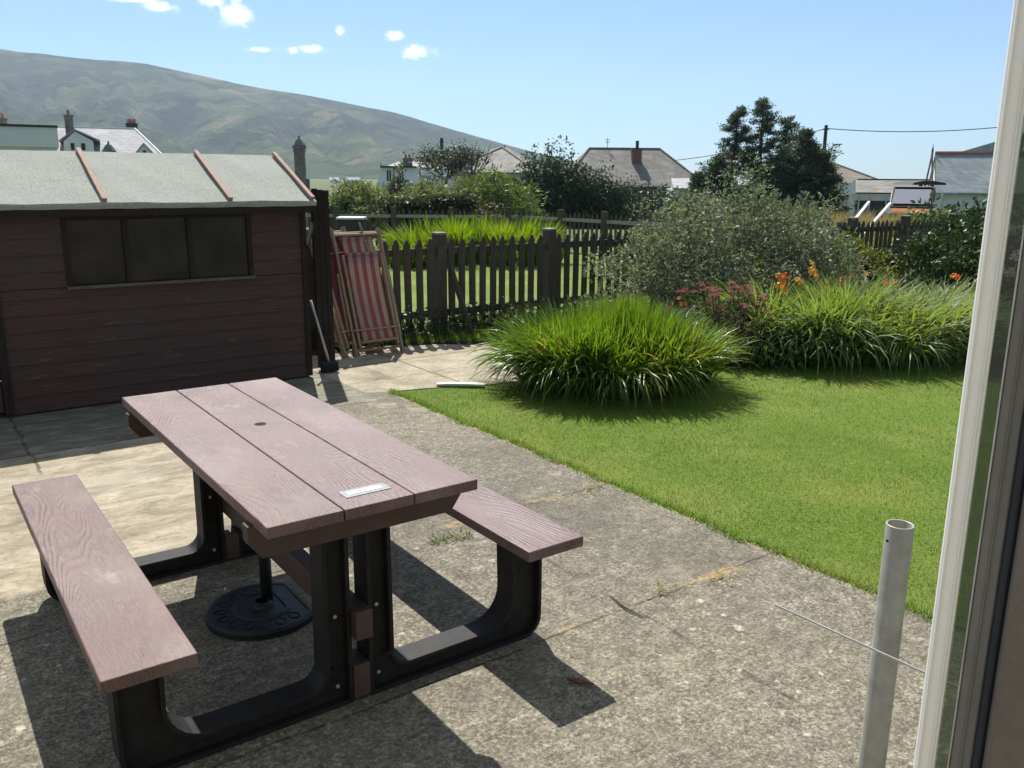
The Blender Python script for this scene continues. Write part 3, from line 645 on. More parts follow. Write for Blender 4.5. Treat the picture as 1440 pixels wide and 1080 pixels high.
# ================================================================== SHED
def shed():
    root = empty('garden_shed', G(1.2, 7.55, 0), GA, 'low dark brown timber shed with pale green felt roof beside the fence', 'shed')
    ox, oy = 1.2, 7.55      # local = uv minus this
    u0, u1, vf, vb = -.7-ox, 2.87-ox, 6.9-oy, 8.2-oy
    def boards(a0, a1, z0, z1):
        b = MB(); z = z0; h = .115
        while z < z1-1e-4:
            zt = min(z+h, z1); jit = rng.uniform(-.0015, .0015)
            b.add([(a0, vf-.012+jit, z), (a1, vf-.012-jit, z), (a1, vf-.002, zt), (a0, vf-.002, zt), (a0, vf+.02, z), (a1, vf+.02, z), (a1, vf+.02, zt), (a0, vf+.02, zt)],
                  [(0, 1, 2, 3), (7, 6, 5, 4), (0, 4, 5, 1), (3, 2, 6, 7), (0, 3, 7, 4), (1, 5, 6, 2)])
            z = zt+.0012
        return b
    wu0, wu1 = 1.07-ox, 2.40-ox; du = .60-ox
    b = MB(); parts_ = [(du, u1, .015, .895), (du, wu0, .90, 1.45), (wu1, u1, .90, 1.45)]
    for p in parts_: q = boards(*p); b.add(q.v, q.f)
    b.box(u0, u1, vb-.02, vb, .01, 1.46); 
    for uu in (u0, u1-.02): b.prism([(vf+.025, .01), (vb-.025, .01), (vb-.025, 1.45), (7.58-oy, 1.83), (vf+.025, 1.45)], 0, .02, Matrix(((0, 1, 0, uu), (1, 0, 0, 0), (0, 0, 1, 0), (0, 0, 0, 1))))
    b.build('wall', 'shed_board', root)
    b = MB()
    for p in ((du-.035, du+.02), (u1-.038, u1+.004)): b.box(p[0], p[1], vf-.028, vf-.0135, .02, 1.44)
    b.box(du+.022, u1-.04, vf-.026, vf-.0135, 1.40, 1.462); b.build('corner_trim', 'dark_timber', root)
    # door to the left of the corner, set a little back
    b = MB(); x = u0+.03
    while x < du-.06: b.box(x, min(x+.095, du-.04), vf+.0, vf+.02, .04, 1.44); x += .098
    d = b.build('door', 'shed_board', root); MB().bar((du-.09, vf-.012, .72), (du-.09, vf-.012, .86), .018).build('handle', 'black_plastic', d)
    # three window panes with mullions and a worn sill
    w = MB(); us = [wu0, 1.475-ox, 1.935-ox, wu1]
    for k, x in enumerate(us): w.box(x-.018, x+.018, vf-.018, vf+.012, .905, 1.40)
    w.box(wu0, wu1, vf-.014, vf+.012, 1.37, 1.398); f = w.build('window_frame', 'dark_timber', root)
    for k in range(3): MB().box(us[k]+.019, us[k+1]-.019, vf+.004, vf+.009, .908, 1.368).build('pane', 'window_glass', f)
    MB().box(wu0-.02, wu1+.02, vf-.04, vf-.0135, .882, .904).build('window_sill', 'dark_sill', root)
    # felt roof, two slopes, gently sagging, folded over the eaves
    R0, R1 = u0-.1, 2.935-ox; n = 60; prof = [(6.782, 1.450), (6.768, 1.474), (6.768, 1.492)]+[(6.768+(7.58-6.768)*k/8, 1.492+(1.862-1.492)*k/8) for k in range(1, 9)]+[(7.58+.8*k/6, 1.862-.37*k/6) for k in range(1, 7)]
    V = []
    for i in range(n+1):
        x = R0+(R1-R0)*i/n
        for j, (v_, z) in enumerate(prof):
            sag = .004*math.sin(i*.37+j*.5)*math.sin(j*.6)+.0015*math.sin(i*1.3+j); V.append((x, v_-oy, z+sag*(1 if j != 10 else .6)))
    m_ = len(prof); b = MB(); b.add(V, [(i*m_+j, (i+1)*m_+j, (i+1)*m_+j+1, i*m_+j+1) for i in range(n) for j in range(m_-1)])
    o = b.build('roof_felt', 'roof_felt', root); so_ = o.modifiers.new('thick', 'SOLIDIFY'); so_.thickness = .012; so_.offset = -1
    for uu, tw in ((.42, .0), (1.335, .004), (2.235, -.004), (2.905, 0)):
        MB().bar((uu-ox, 6.772-oy, 1.513), (uu-ox+tw, 7.575-oy, 1.881), .034, .024).build('roof_batten', 'batten', root, .002)
    MB().box(R0+.02, R1-.02, 6.79-oy, 6.81-oy, 1.40, 1.468).build('fascia_board', 'dark_timber', root)
    MB().bar((u1-.005, vf-.05, 1.12), (2.99-ox, vf+.08, 1.30), .03).build('brace', 'dark_timber', root)
simple('dark_sill', (.13, .115, .10), (.08, .065, .055), 9, .85, 0, .4)
shed()
def side_gate():
    root = empty('timber_gate', G(3.11, 7.12, 0), GA, 'tall dark timber gate standing edge-on at the end of the shed', 'gate')
    b = MB()
    for k in range(3): b.box(-.075+k*.051, -.075+k*.051+.049, -.03, -.012, .03, 1.585-.01*k)
    b.build('board_panel', 'dark_timber', root, .003)
    MB().box(-.07, .08, -.01, .03, .02, 1.57).build('gate_stile', 'dark_timber', root, .003)
    for z in (.3, 1.3): MB().bar((-.08, -.036, z), (.06, -.036, z), .012, .035).build('hinge', 'dark_timber', root)
side_gate()
def broom():
    root = empty('broom', G(3.06, 6.99, 0), GA, 'long-handled broom leaning against the shed corner, head down', 'broom')
    MB().tube([(.02, 0, .09), (-.105, .045, .64)], .011, 8).build('handle', 'pale_metal', root, smooth=True)
    h = MB().box(-.06, .10, -.025, .025, .065, .095).build('head', 'broom_bristle', root, .006)
    b = MB()
    for i in range(26):
        for j in range(5): b.bar((-.055+.006*i, -.018+.009*j, .066), (-.057+.0063*i+rng.normal(0, .004), -.022+.011*j, .004), .005)
    b.build('bristles', 'broom_bristle', h)
broom()

# ================================================================== FENCES
def picket_mesh(w, h, t=.02, point=.055):
    return MB().prism([(-w/2, 0), (w/2, 0), (w/2, h-point), (w*.12, h), (-w*.12, h), (-w/2, h-point)], -t/2, t/2)
def front_fence():
    root = empty('picket_fence', G(3.3, 8.06, 0), GA, 'dark weathered pointed picket fence running behind the deck chairs and flower bed', 'fence')
    sp = .136; first = None
    for k in range(92):
        x = .1+k*sp
        near_post = abs((x+3.3-3.37+.5*1.53) % 1.53-.5*1.53) < .085
        if near_post: continue
        if first is None: o = first = picket_mesh(.078, 1.0).build('picket', 'fence_wood', root)
        else: o = dup(first, root)
        o.location = (x+rng.normal(0, .006), 0, .04+rng.normal(0, .008)); o.rotation_euler.y = rng.normal(0, .008)
    post = None; xx = .07
    while xx < 12.8:
        if post is None:
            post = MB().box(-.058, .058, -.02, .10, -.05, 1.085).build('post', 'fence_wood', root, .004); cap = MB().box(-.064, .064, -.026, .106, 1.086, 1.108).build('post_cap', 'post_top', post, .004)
            post.location = (xx, 0, 0)
        else:
            o = dup(post, root); o.location = (xx, 0, 0); o.rotation_euler.y = rng.normal(0, .008); dup(cap, o)
        xx += 1.53
    for z in (.20, .87): MB().box(0, 12.6, .012, .052, z, z+.075).build('rail', 'fence_wood', root, .004)
    p0 = gp(665, 474, 0); a = np.array([4.98-3.3, -.02, .80]); e = np.array([(p0@GU)-3.3, (p0@GV)-8.06, 0])
    MB().bar(a, e, .045, .05).build('prop', 'fence_wood', root, .003)
front_fence()
def back_fence(name, x0, y0, ang, length, label, sp, lit):
    root = empty(name, (x0, y0, 0), ang, label, 'fence', 'neighbouring garden fences')
    first = None; k = 0
    for k in range(int(length/sp)):
        x = (k+.5)*sp
        if first is None: o = first = picket_mesh(.062, .86, .018, .05).build('picket', 'fence_wood', root)
        else: o = dup(first, root)
        o.location = (x, 0, .05+rng.normal(0, .01)); o.rotation_euler.y = rng.normal(0, .01)
    post = None; x = 0.
    while x <= length+.01:
        if post is None: post = MB().box(-.06, .06, -.09, .03, -.1, .98).build('post', 'fence_wood', root, .004)
        else: o = dup(post, root); o.location = (x, 0, 0)
        x += 1.4
    for z in (.22, .72): MB().box(0, length, -.05, -.012, z, z+.07).build('rail', 'post_top' if lit and z > .5 else 'fence_wood', root)  # lit: paler upper rail, sunlight painted into its colour
cA = at(735, 300, 21.5)
back_fence('low_picket_fence', cA[0]-5.95, 21.5, 0, 5.9, 'low grey picket fence across the far side of the neighbouring lawn, under the hedges', .135, True)
back_fence('low_picket_fence', cA[0], 21.45, math.radians(-50), 8.4, 'low grey picket fence turning towards the large grey-green shrub', .145, True)

# ================================================================== DECK CHAIRS
def deck_chair(u, v, rz, lean, label, full, canvas='striped_canvas'):
    root = empty('deck_chair', G(u, v, 0), GA+rz, label, 'deck chair', 'folded deck chairs')
    cs, sn = math.cos(lean), math.sin(lean)
    def P(s, t_, d=0.): return (s, t_*sn+d*cs, t_*cs-d*sn)
    W = .255; T = 1.26
    for s_ in (-1, 1): 
        MB().bar(P(s_*W, 0), P(s_*W, T), .026, .046, up=P(0, 0, 1)).build('side_rail', 'chair_wood', root, .003)
        MB().bar(P(s_*(W-.045), .07, -.02), P(s_*(W-.045), .99, -.035), .024, .04, up=P(0, 0, 1)).build('seat_rail', 'chair_wood', root, .003)
        MB().bar(P(s_*(W+.03), .16, .03), P(s_*(W+.025), .82, .012), .022, .036, up=P(0, 0, 1)).build('strut', 'chair_wood', root, .003)
    for t_, d, r in ((.045, .0, .014), (1.20, .0, .014), (.24, -.045, .009), (1.225, .03, .013)):
        MB().tube([P(-W, t_, d), P(W, t_, d)], r, 8).build('crossbar', 'chair_wood', root)
    MB().tube([P(.10, .95, -.01), P(.075, 1.33, .02)], .013, 6).build('prop_stick', 'chair_wood', root)
    def cloth(t0, t1, d0, d1, sag, hw=.178):
        b = MB(); n, m_ = 14, 12
        b.add([P(-hw+2*hw*i/m_, t0+(t1-t0)*j/n, d0+(d1-d0)*j/n+sag*math.sin(PI*j/n)+.003*math.sin(i*1.1+j*.7)) for j in range(n+1) for i in range(m_+1)],
              [(j*(m_+1)+i, j*(m_+1)+i+1, (j+1)*(m_+1)+i+1, (j+1)*(m_+1)+i) for j in range(n) for i in range(m_)])
        o = b.build('canvas', canvas, root, smooth=True); sd = o.modifiers.new('thick', 'SOLIDIFY'); sd.thickness = .003; return o
    cloth(.12, .99, -.035, -.045, .03); cloth(1.01, 1.16, .0, .004, .004, .172)
    for t_, d in ((.12, -.035), (.99, -.045), (1.16, .004)): MB().tube([P(-.19, t_, d), P(.19, t_, d)], .014, 8).build('canvas_bar', canvas if t_ > .9 else 'chair_wood', root)
deck_chair(3.84, 7.50, .03, math.radians(20), 'folded wooden deck chair with red and cream striped canvas facing the patio', True)
deck_chair(3.70, 7.60, .42, math.radians(19), 'folded wooden deck chair with maroon canvas, mostly hidden behind the red striped one', False, 'maroon')

# ================================================================== THINGS ON THE PATIO
def pole():
    c = at(1266, 737, 1.42)
    root = empty('metal_pole', (c[0], c[1], 0), 0, 'upright hollow galvanised metal pole in front of the lawn beside the window', 'pole')
    h = c[2]; b = MB(); b.lathe([(.0235, -.02), (.0235, h-.001), (.0228, h), (.0207, h), (.020, h-.001), (.020, h-.4), (0, h-.41)], 40); b.build('tube', 'galvanised', root, smooth=True)
    MB().tube([(-.0225, -.008, h-.028), (-.0245, -.009, h-.028)], .0022, 8).build('pin_hole', 'hole', root)
pole()
c = gp(648, 542, 0)
o = MB().prism([(-.20, 0), (.20, 0), (.20, .012), (.10, .018), (-.10, .018), (-.20, .012)], -.035, .035).build('edging_board', 'rust_board', loc=(c[0], c[1], .003), rotz=-.05)
tag(o, 'short pale board lying on the lawn edge by the path', 'board')
simple('rusty_leaf', (.20, .085, .04), (.12, .05, .025), 20, .8)
def weed(x, y, n, r, m, label, name='weed'):
    c = gp(x, y, 0); k = n; root_ = np.tile(np.array([[0., 0, 0]]), (k, 1)); a = rng.uniform(0, 2*PI, k); q = r*rng.uniform(.1, 1, k)
    root_[:, 0] = np.cos(a)*q*1.8; root_[:, 1] = np.sin(a)*q
    V, Fq = blades(root_, rng.uniform(0, 2*PI, k), rng.uniform(.5, 1.4, k), rng.uniform(.4, 1.6, k), rng.uniform(.02, .06, k), np.full(k, .005), 3)
    o = npmesh(name, V, Fq, m); o.location = tuple(c); o.rotation_euler.z = GA+.1; tag(o, label, 'weed')
weed(618, 760, 45, .045, 'sword_leaf', 'small green weed in the concrete joint beside the right bench')
weed(648, 756, 40, .04, 'yellow_leaf', 'small yellowing weed in the concrete joint beside the right bench')
weed(930, 829, 30, .05, 'straw', 'flat tuft of dry straw grass in the path joint, left of the two', 'dry_tuft')
weed(1010, 815, 30, .05, 'straw', 'flat tuft of dry straw grass in the path joint, near the lawn edge', 'dry_tuft')
weed(835, 688, 34, .05, 'straw', 'tuft of dry straw grass where the upper path joint meets the lawn', 'dry_tuft')
o = MB().tube([gp(858, 838, .006), gp(880, 855, .009), gp(905, 868, .006)], [.002, .004, .002], 6).build('twig', 'bark'); tag(o, 'thin dark twig lying along the concrete joint', 'twig')
o = MB().tube([gp(797, 953, .006), gp(815, 958, .012), gp(835, 962, .006)], [.004, .009, .003], 6).build('dead_leaf', 'rusty_leaf'); tag(o, 'curled brown dead leaf at the edge of the bench shadow', 'leaf')
def window():
    """the open sash and frame of the window one looks out of: upright profiles from the sill to the head"""
    Fc = Facing(1353, 640, .85); root = empty('open_window', (Fc.c[0], Fc.c[1], 0), Fc.rz, 'white framed open window sash at the right edge with dark seals', 'window')
    def strip(name, xa, xb, dy, depth, m, bev=.0, par=root):
        return MB().box(Fc.X(xa, dy, 640), Fc.X(xb, dy, 640), dy, dy+depth, 0, 2.75).build(name, m, par, bev)
    fr = strip('sash_bar', 1341.5, 1375.5, 0, .012, 'upvc', .004)
    strip('glazing_bead', 1346, 1350, -.004, .004, 'upvc', .0015, fr)
    strip('glazing_bead', 1366, 1369, -.003, .003, 'upvc', .001, fr)
    strip('glass_pane', 1375.7, 1393.5, .002, .003, 'clear_glass')
    strip('edge_strip', 1393.6, 1396.6, -.006, .006, 'pale_metal', .0008)
    strip('frame_channel', 1396.8, 1431, -.004, .010, 'grey_seal', .002)
    strip('channel_lip', 1412, 1415, -.007, .003, 'grey_seal', .001)
    strip('seal', 1431.3, 1449, -.012, .014, 'navy_seal', .004)
    strip('inner_frame', 1449.5, 1620, -.03, .03, 'taupe_frame', .006)
    M_ = Matrix.Rotation(-Fc.rz, 3, 'Z'); q = np.array([Fc.c[0], Fc.c[1], 0])
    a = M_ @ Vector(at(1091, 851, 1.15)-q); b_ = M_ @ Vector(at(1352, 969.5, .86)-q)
    MB().bar(a, b_, .0012, .0026).build('reflected_edge', 'pale_metal', root)  # thin bar added to draw an edge reflected in the glass
window()

# ================================================================== PLANTS OF THE GARDEN
def clump(name, label, cx, cy, rx, ry, n, Lr, wr, elev, bend, m, group=None, segs=6, gap=0., catg='plant', zdisc=0., inward=1.):
    root = empty(name, (cx, cy, 0), 0, label, catg, group)
    a = rng.uniform(0, 2*PI, n); q = np.sqrt(rng.uniform(0, 1, n)); r0 = np.zeros((n, 3)); r0[:, 0] = np.cos(a)*q*rx; r0[:, 1] = np.sin(a)*q*ry
    # crowns: blades spring in fans from a scatter of crowns
    kc = max(20, n//26); ac = rng.uniform(0, 2*PI, kc); qc = np.sqrt(rng.uniform(0, 1, kc))*.97; Cx = np.cos(ac)*qc*rx; Cy = np.sin(ac)*qc*ry
    idx = rng.integers(0, kc, n); r0[:, 0] = Cx[idx]+rng.normal(0, .022, n); r0[:, 1] = Cy[idx]+rng.normal(0, .022, n); q = qc[idx]
    outward = np.arctan2(r0[:, 1]*rx/ry, r0[:, 0]); phi = outward+rng.normal(0, 1.0, n)*(1.6-.85*q)
    e = np.radians(elev[0]+(elev[1]-elev[0])*q**3.5)+rng.normal(0, .13, n)
    bd = np.radians(bend[0]+(bend[1]-bend[0])*q**3.5)*rng.uniform(.4, 1.4, n)
    L = rng.uniform(*Lr, n)*(.92+.16*np.sin(Cx[idx]*6+1)*np.cos(Cy[idx]*5))
    V, Fq = blades(r0, phi, e, bd, L, rng.uniform(*wr, n), segs, twist=rng.normal(0, .5, n))
    o = npmesh('leaves', V, Fq, m, root); return root
# the big clump of upright sword leaves, arching over at its rim
clump('crocosmia_clump', 'large clump of bright green upright sword-shaped leaves arching onto the lawn beside the path', .86, 7.18, .80, .66, 6400, (.54, .76), (.012, .022), (88, 72), (10, 100), 'sword_leaf')
clump('agapanthus_clump', 'wide mound of arching glossy strap leaves on the right of the flower bed', 3.30, 8.55, 1.26, .82, 7600, (.58, .92), (.015, .026), (82, 62), (80, 150), 'strap_leaf')
o_ = bpy.data.objects[[o.name for o in bpy.data.objects if o.name.startswith('crocosmia_clump')][0]]
def rim(root, n, rx, ry, Lr, m, a0=PI*.95, a1=PI*2.05):
    """older outer leaves lying over onto the lawn"""
    a = rng.uniform(a0, a1, n); q = rng.uniform(.86, 1.0, n); r0 = np.stack([np.cos(a)*q*rx, np.sin(a)*q*ry, np.zeros(n)], 1)
    V, Fq = blades(r0, np.arctan2(np.sin(a)*ry, np.cos(a)*rx*.8)+rng.normal(0, .4, n), np.radians(rng.normal(66, 9, n)), np.radians(rng.normal(128, 18, n)), rng.uniform(*Lr, n), rng.uniform(.013, .022, n), 7, twist=rng.normal(0, .5, n)); npmesh('outer_leaves', V, Fq, m, root)
rim(o_, 430, .78, .64, (.45, .74), 'sword_leaf', PI*.98, PI*1.72)
r_ = clump('agapanthus_clump', 'smaller mound of arching strap leaves trailing off at the right end of the flower bed', 4.75, 9.6, .75, .5, 1900, (.5, .75), (.018, .030), (78, 60), (95, 150), 'strap_leaf')
shrub('leafy_perennial', 'leafy dark green perennial at the front of the bed between sedum and strap leaves', 'plant', (2.46, 7.95, 0), .42, .34, .42, 1300, .075, 'broad_leaf', clumps=60, cr=.10, lump=.2, aspect=.38, droop=.1)
# sedum with flat pink heads
def sedum():
    root = empty('sedum', (2.08, 8.15, 0), 0, 'bushy sedum with brownish stems and flat pink flower heads in the middle of the bed', 'plant')
    pos, out, C = crown_points(8000, .52, .48, .64, 130, .11, 0, .25, lump=.13)
    V, Fq = leaves(pos, .042, .45, out); npmesh('foliage', V, Fq, 'sedum_leaf', root)
    st = MB(); parts = []
    for k in range(34):
        a = rng.uniform(0, 2*PI); q = math.sqrt(rng.uniform(0, 1)); x, y = math.cos(a)*q*.5, math.sin(a)*q*.4; z = .57+.11*(1-q*q)+rng.normal(0, .035)+.05*y-.12*x
        st.tube([(x*.3, y*.3, .02), (x*.8, y*.8, z*.6), (x, y, z)], [.006, .005, .004], 5)
        n = 60; aa = rng.uniform(0, 2*PI, n); rr = np.sqrt(rng.uniform(0, 1, n))*rng.uniform(.022, .042); P = np.stack([x+np.cos(aa)*rr, y+np.sin(aa)*rr, z+.012*(1-(rr/.045)**2)+rng.normal(0, .004, n)], 1)
        parts.append(leaves(P, .014, .8, np.tile([0, 0, .8], (n, 1))))
    st.build('stems', 'bark', root); V, Fq = cat(parts); npmesh('flower_heads', V, Fq, 'pink_petal', root)
sedum()
# day lilies and montbretia: each flowering stem its own plant
def lily(px, py, Y, label, m, petal=.06, flowers=1, group='orange lilies in the flower bed', z0=.3, sz=6):
    c = at(px, py, Y); root = empty('day_lily', (c[0], c[1], 0), rng.uniform(0, 6), label, 'flower', group)
    MB().tube([(0, 0, .0), (.01, .01, c[2]*.6), (0, 0, c[2]-.01)], [.006, .005, .004], 5).build('flower_stem', 'broad_leaf', root)
    for f in range(flowers):
        ox, oy, oz = (0, 0, 0) if f == 0 else (rng.normal(0, .06), rng.normal(0, .05), rng.normal(-.03, .04)); V = []; Fs = []; th = rng.uniform(.7, 1.25); rzv = rng.normal(0, .5); TL = np.array(Matrix.Rotation(rzv-root.rotation_euler.z, 3, 'Z') @ Matrix.Rotation(th, 3, 'X'))
        for k in range(sz):
            a = 2*PI*k/sz+rng.normal(0, .1); d = np.array([math.cos(a), math.sin(a), 0]); s_ = np.array([-math.sin(a), math.cos(a), 0]); up = np.array([0, 0, 1.]); o0 = np.array([ox, oy, oz+c[2]-.01])
            pts = [(0, .0, .006), (.4, .030, .026), (.75, .036, .024), (1., .006, .004)]; o_ = len(V)
            for q, h_, w_ in pts:
                for sg in (-1, 1): V.append(tuple(o0+TL @ (d*q*petal+up*(h_-.012*q)*petal*8+s_*sg*w_*petal/.06*.5)))
            Fs += [(o_+2*i, o_+2*i+1, o_+2*i+3, o_+2*i+2) for i in range(3)]
        MB().add(V, Fs).build('flower', m, root)
lily(1101, 390, 8.6, 'largest open orange day lily standing above the pink sedum', 'orange_petal', .075, 2)
lily(1143, 380, 9.0, 'amber day lily stem with several blooms to the right of the largest orange one', 'amber_petal', .05, 4)
lily(1197, 386, 9.2, 'orange day lily over the yellowing foliage', 'orange_petal', .045, 3)
lily(1246, 398, 9.0, 'orange day lily just above the strap-leaf mound', 'orange_petal', .042, 2)
lily(1346, 388, 9.6, 'single red-orange day lily at the right end of the bed, near the window frame', 'orange_petal', .042, 2)
for q_, (a_, b_, Y_, m_, sz_) in enumerate(((1122, 392, 8.9, 'amber_petal', .042), (1163, 396, 9.1, 'amber_petal', .040), (1212, 376, 9.4, 'amber_petal', .040), (1181, 402, 9.2, 'orange_petal', .034), (1231, 408, 9.1, 'amber_petal', .032))):
    lily(a_, b_, Y_, ('amber lily between the largest orange one and the amber stem', 'amber lily low behind the strap leaves, below the amber stem', 'highest small amber lily over the yellowing foliage', 'small orange lily half sunk in the yellowing foliage', 'tiny amber lily bud just left of the last orange pair')[q_], m_, sz_, 2)
lily(955, 418, 8.3, 'red-orange montbretia sprig at the right end of the sword-leaf clump', 'orange_petal', .030, 5, sz=5)
lily(872, 422, 8.6, 'small red-orange montbretia sprig above the middle of the sword-leaf clump', 'orange_petal', .028, 2, sz=5)
clump('yellowing_lily_leaves', 'loose yellow-green lily foliage behind the pink sedum', 3.15, 9.35, .75, .35, 700, (.45, .72), (.012, .020), (82, 60), (30, 90), 'yellow_leaf')
shrub('yellowing_lily_stems', 'upright yellow-green seed-heads and buds among the orange lilies', 'plant', (3.25, 9.35, 0), .85, .36, .82, 1300, .048, 'yellow_leaf', clumps=60, cr=.06, lump=.2, z0=.3)
# the large grey-green shrub and its neighbours
c = G(8.15, 6.75)
shrub('grey_green_shrub', 'large rounded grey-green shrub with small pale leaves in front of the fence', 'shrub', c, 2.08, 1.05, 1.46, 48000, .052, 'grey_green_leaf', GA, clumps=340, cr=.26, lump=.15, sprigs=420, shell=.42, aspect=.5)
c = at(1150, 300, 12.2)
shrub('yellowing_shrub', 'thin yellow-green shrub at the right shoulder of the large grey-green one', 'shrub', (4.55, 11.55, 0), .55, .5, .85, 1900, .05, 'yellow_leaf', clumps=70, cr=.16, lump=.2, sprigs=30)
c = G(11.9, 7.75); shrub('ivy', 'dark ivy climbing over the right part of the picket fence', 'climber', c, 1.6, .2, .80, 5600, .07, 'ivy_leaf', GA, clumps=130, cr=.15, lump=.12, aspect=.7)
c = at(1366, 400, 13.2); shrub('dark_garden_shrub', 'dense dark green shrub filling the corner at the right end of the fence', 'shrub', (c[0], c[1], 0), 1.0, .9, 1.22, 9000, .085, 'ivy_leaf', 0, clumps=150, cr=.24, lump=.16, sprigs=25, aspect=.55)
c = at(1452, 380, 12.0)
rt = shrub('flowering_bush', 'bush with pale lilac flower clusters seen past the window frame', 'shrub', (c[0], c[1], 0), .65, .6, 1.28, 3600, .075, 'ivy_leaf', 0, clumps=90, cr=.18, lump=.15)
pos, out, C = crown_points(1500, .68, .62, 1.28, 34, .10, .3, .9, lump=.05); V, Fq = leaves(pos, .05, .8, out); npmesh('blossoms', V, Fq, 'lilac_petal', rt)
# weeds along the foot of the fence
n = 900; u = rng.uniform(3.5, 6.2, n); v = rng.uniform(7.72, 8.3, n)+rng.normal(0, .05, n); P = GU*u[:, None]+GV*v[:, None]
V, Fq = blades(P, rng.uniform(0, 2*PI, n), rng.uniform(.7, 1.5, n), rng.uniform(.3, 1.6, n), rng.uniform(.10, .34, n), rng.uniform(.006, .012, n), 4)
k = 2600; lu = rng.uniform(3.3, 6.2, k); lv = 8.0+rng.normal(0, .13, k); LP = GU*lu[:, None]+GV*lv[:, None]; LP[:, 2] = np.abs(rng.normal(0, .13, k))
VV, FF = cat([(V, Fq), leaves(LP, .05, .6)]); tag(npmesh('fence_weeds', VV, FF, 'ivy_leaf'), kind='stuff')
n = 5000; u = rng.uniform(4.3, 5.3, n); v = rng.uniform(7.15, 8.0, n); keep = (v > 7.78-(u-4.3)*.55); P = (GU*u[:, None]+GV*v[:, None])[keep]; n = len(P)
V, Fq = blades(P, rng.uniform(0, 2*PI, n), rng.uniform(.6, 1.4, n), rng.uniform(.2, .9, n), rng.uniform(.03, .09, n), np.full(n, .006), 2); tag(npmesh('verge_grass', V, Fq, 'grass_blade'), kind='stuff')
c = G(5.55, 7.7); shrub('rusty_plant', 'small rusty-leaved plant at the foot of the fence behind the sword leaves', 'plant', c, .28, .2, .34, 260, .05, 'sedum_leaf', clumps=24, cr=.08, lump=.25)

# ================================================================== THE NEIGHBOURING GARDEN
clump('crocosmia_clump', 'bright green sword-leaved clump on the neighbouring lawn behind the fence, the wider of two', at(672, 330, 17.5)[0], 17.5, 1.75, .9, 2600, (.7, 1.05), (.022, .036), (86, 66), (20, 80), 'far_sword_leaf', segs=4)
clump('crocosmia_clump', 'low bright green clump on the neighbouring lawn just above the deck chairs', at(556, 335, 16.5)[0], 16.5, .62, .5, 600, (.4, .62), (.022, .036), (80, 55), (40, 110), 'far_sword_leaf', segs=4)
def bench():
    c = at(495, 322, 17.5); root = empty('garden_table', (c[0], 17.5, 0), 0, 'dark garden table with a pale top behind the deck chairs', 'table')
    z = at(495, 305, 17.5)[2]
    MB().box(-.27, .27, -.2, .2, z-.04, z).build('top', 'white_paint', root, .004); MB().box(-.25, .25, -.17, .17, .1, z-.042).build('cupboard', 'dark_wall', root)
    for x in (-.22, .22):
        for y in (-.15, .15): MB().box(x-.025, x+.025, y-.025, y+.025, -.03, .098).build('leg', 'dark_wall', root)
bench()
def hedge(name, label, px0, px1, pyt, Y, h0, d, m='hedge_leaf'):
    a, b_ = at(px0, pyt, Y), at(px1, pyt, Y); w = b_[0]-a[0]; zt = a[2]; root = empty(name, ((a[0]+b_[0])/2, Y, 0), 0, label, 'hedge', 'clipped hedges beyond the low fence')
    n = 5000; P = np.stack([rng.uniform(-w/2, w/2, n), rng.uniform(-d/2, d/2, n), rng.uniform(0, zt, n)], 1); f = rng.integers(0, 3, n)
    P[f == 0, 2] = zt; P[f == 1, 1] = -d/2; s_ = np.abs(P[:, 0])/(w/2); P[:, 2] = np.minimum(P[:, 2], zt*(1-.22*np.clip(s_-.8, 0, 1)*5*.5)); P += rng.normal(0, .035, (n, 3)); P[:, 2] = np.maximum(P[:, 2], .02)
    V, Fq = leaves(P, .11, .6); npmesh('crown', V, Fq, m, root)
    MB().box(-w/2+.1, w/2-.1, -d/2+.08, d/2-.08, 0, zt*.86).build('twigs', 'bark', root)
hedge('clipped_hedge', 'low clipped dark hedge behind the low fence, the left and lower one', 545, 612, 285, 26, 0, 1.2)
hedge('clipped_hedge', 'low clipped dark hedge behind the low fence, the right and taller one', 609, 672, 279, 26, 0, 1.4)
def bush(label, px0, px1, pyt, Y, n, size, m, name='bush', clumps=80, cr=.26, ry=None, sprigs=0, aspect=.5, group='bushes beyond the low fence', lump=.15, shell=.55, droop=0.):
    a, b_ = at(px0, pyt, Y), at(px1, pyt, Y); c = at((px0+px1)/2, pyt, Y); g = float(ground_z(np.array(Y))); w = (b_[0]-a[0])/2*1.13; h = c[2]-g
    return shrub(name, label, 'bush', (c[0], Y, g), w, ry or w*.8, h*.97, n, size, m, 0, clumps, cr*min(w, h), group, aspect, shell, lump, sprigs=sprigs, droop=droop)
bush('pale green reedy bush behind the low fence, next to the timber gate', 456, 552, 259, 27, 5200, .22, 'pale_leaf', aspect=.22, sprigs=50)
bush('grey-green rounded bush in front of the white cottage', 536, 585, 247, 33, 2600, .16, 'olive_leaf')
bush('light green feathery bush above the clipped hedges', 550, 650, 259, 30, 4200, .18, 'pale_leaf', aspect=.25, sprigs=40)
bush('grey twiggy bush beside the dark windswept tree', 588, 640, 242, 40, 1700, .17, 'olive_leaf', lump=.3)
bush('big fresh green willowy bush between the hedges and the dark shrub', 632, 752, 244, 31, 9000, .20, 'willow_leaf', aspect=.2, sprigs=90, clumps=140, droop=.15)
bush('tall dense dark evergreen shrub in front of the slate-roofed bungalow', 720, 842, 207, 40, 30000, .16, 'dark_leaf', clumps=300, cr=.30, lump=.05, shell=.15, name='evergreen_shrub')
bush('lower shoulder of dark evergreen growth to the right of the tallest one', 800, 895, 238, 39, 12000, .15, 'dark_leaf', clumps=160, cr=.27, shell=.25, lump=.1, name='evergreen_shrub')
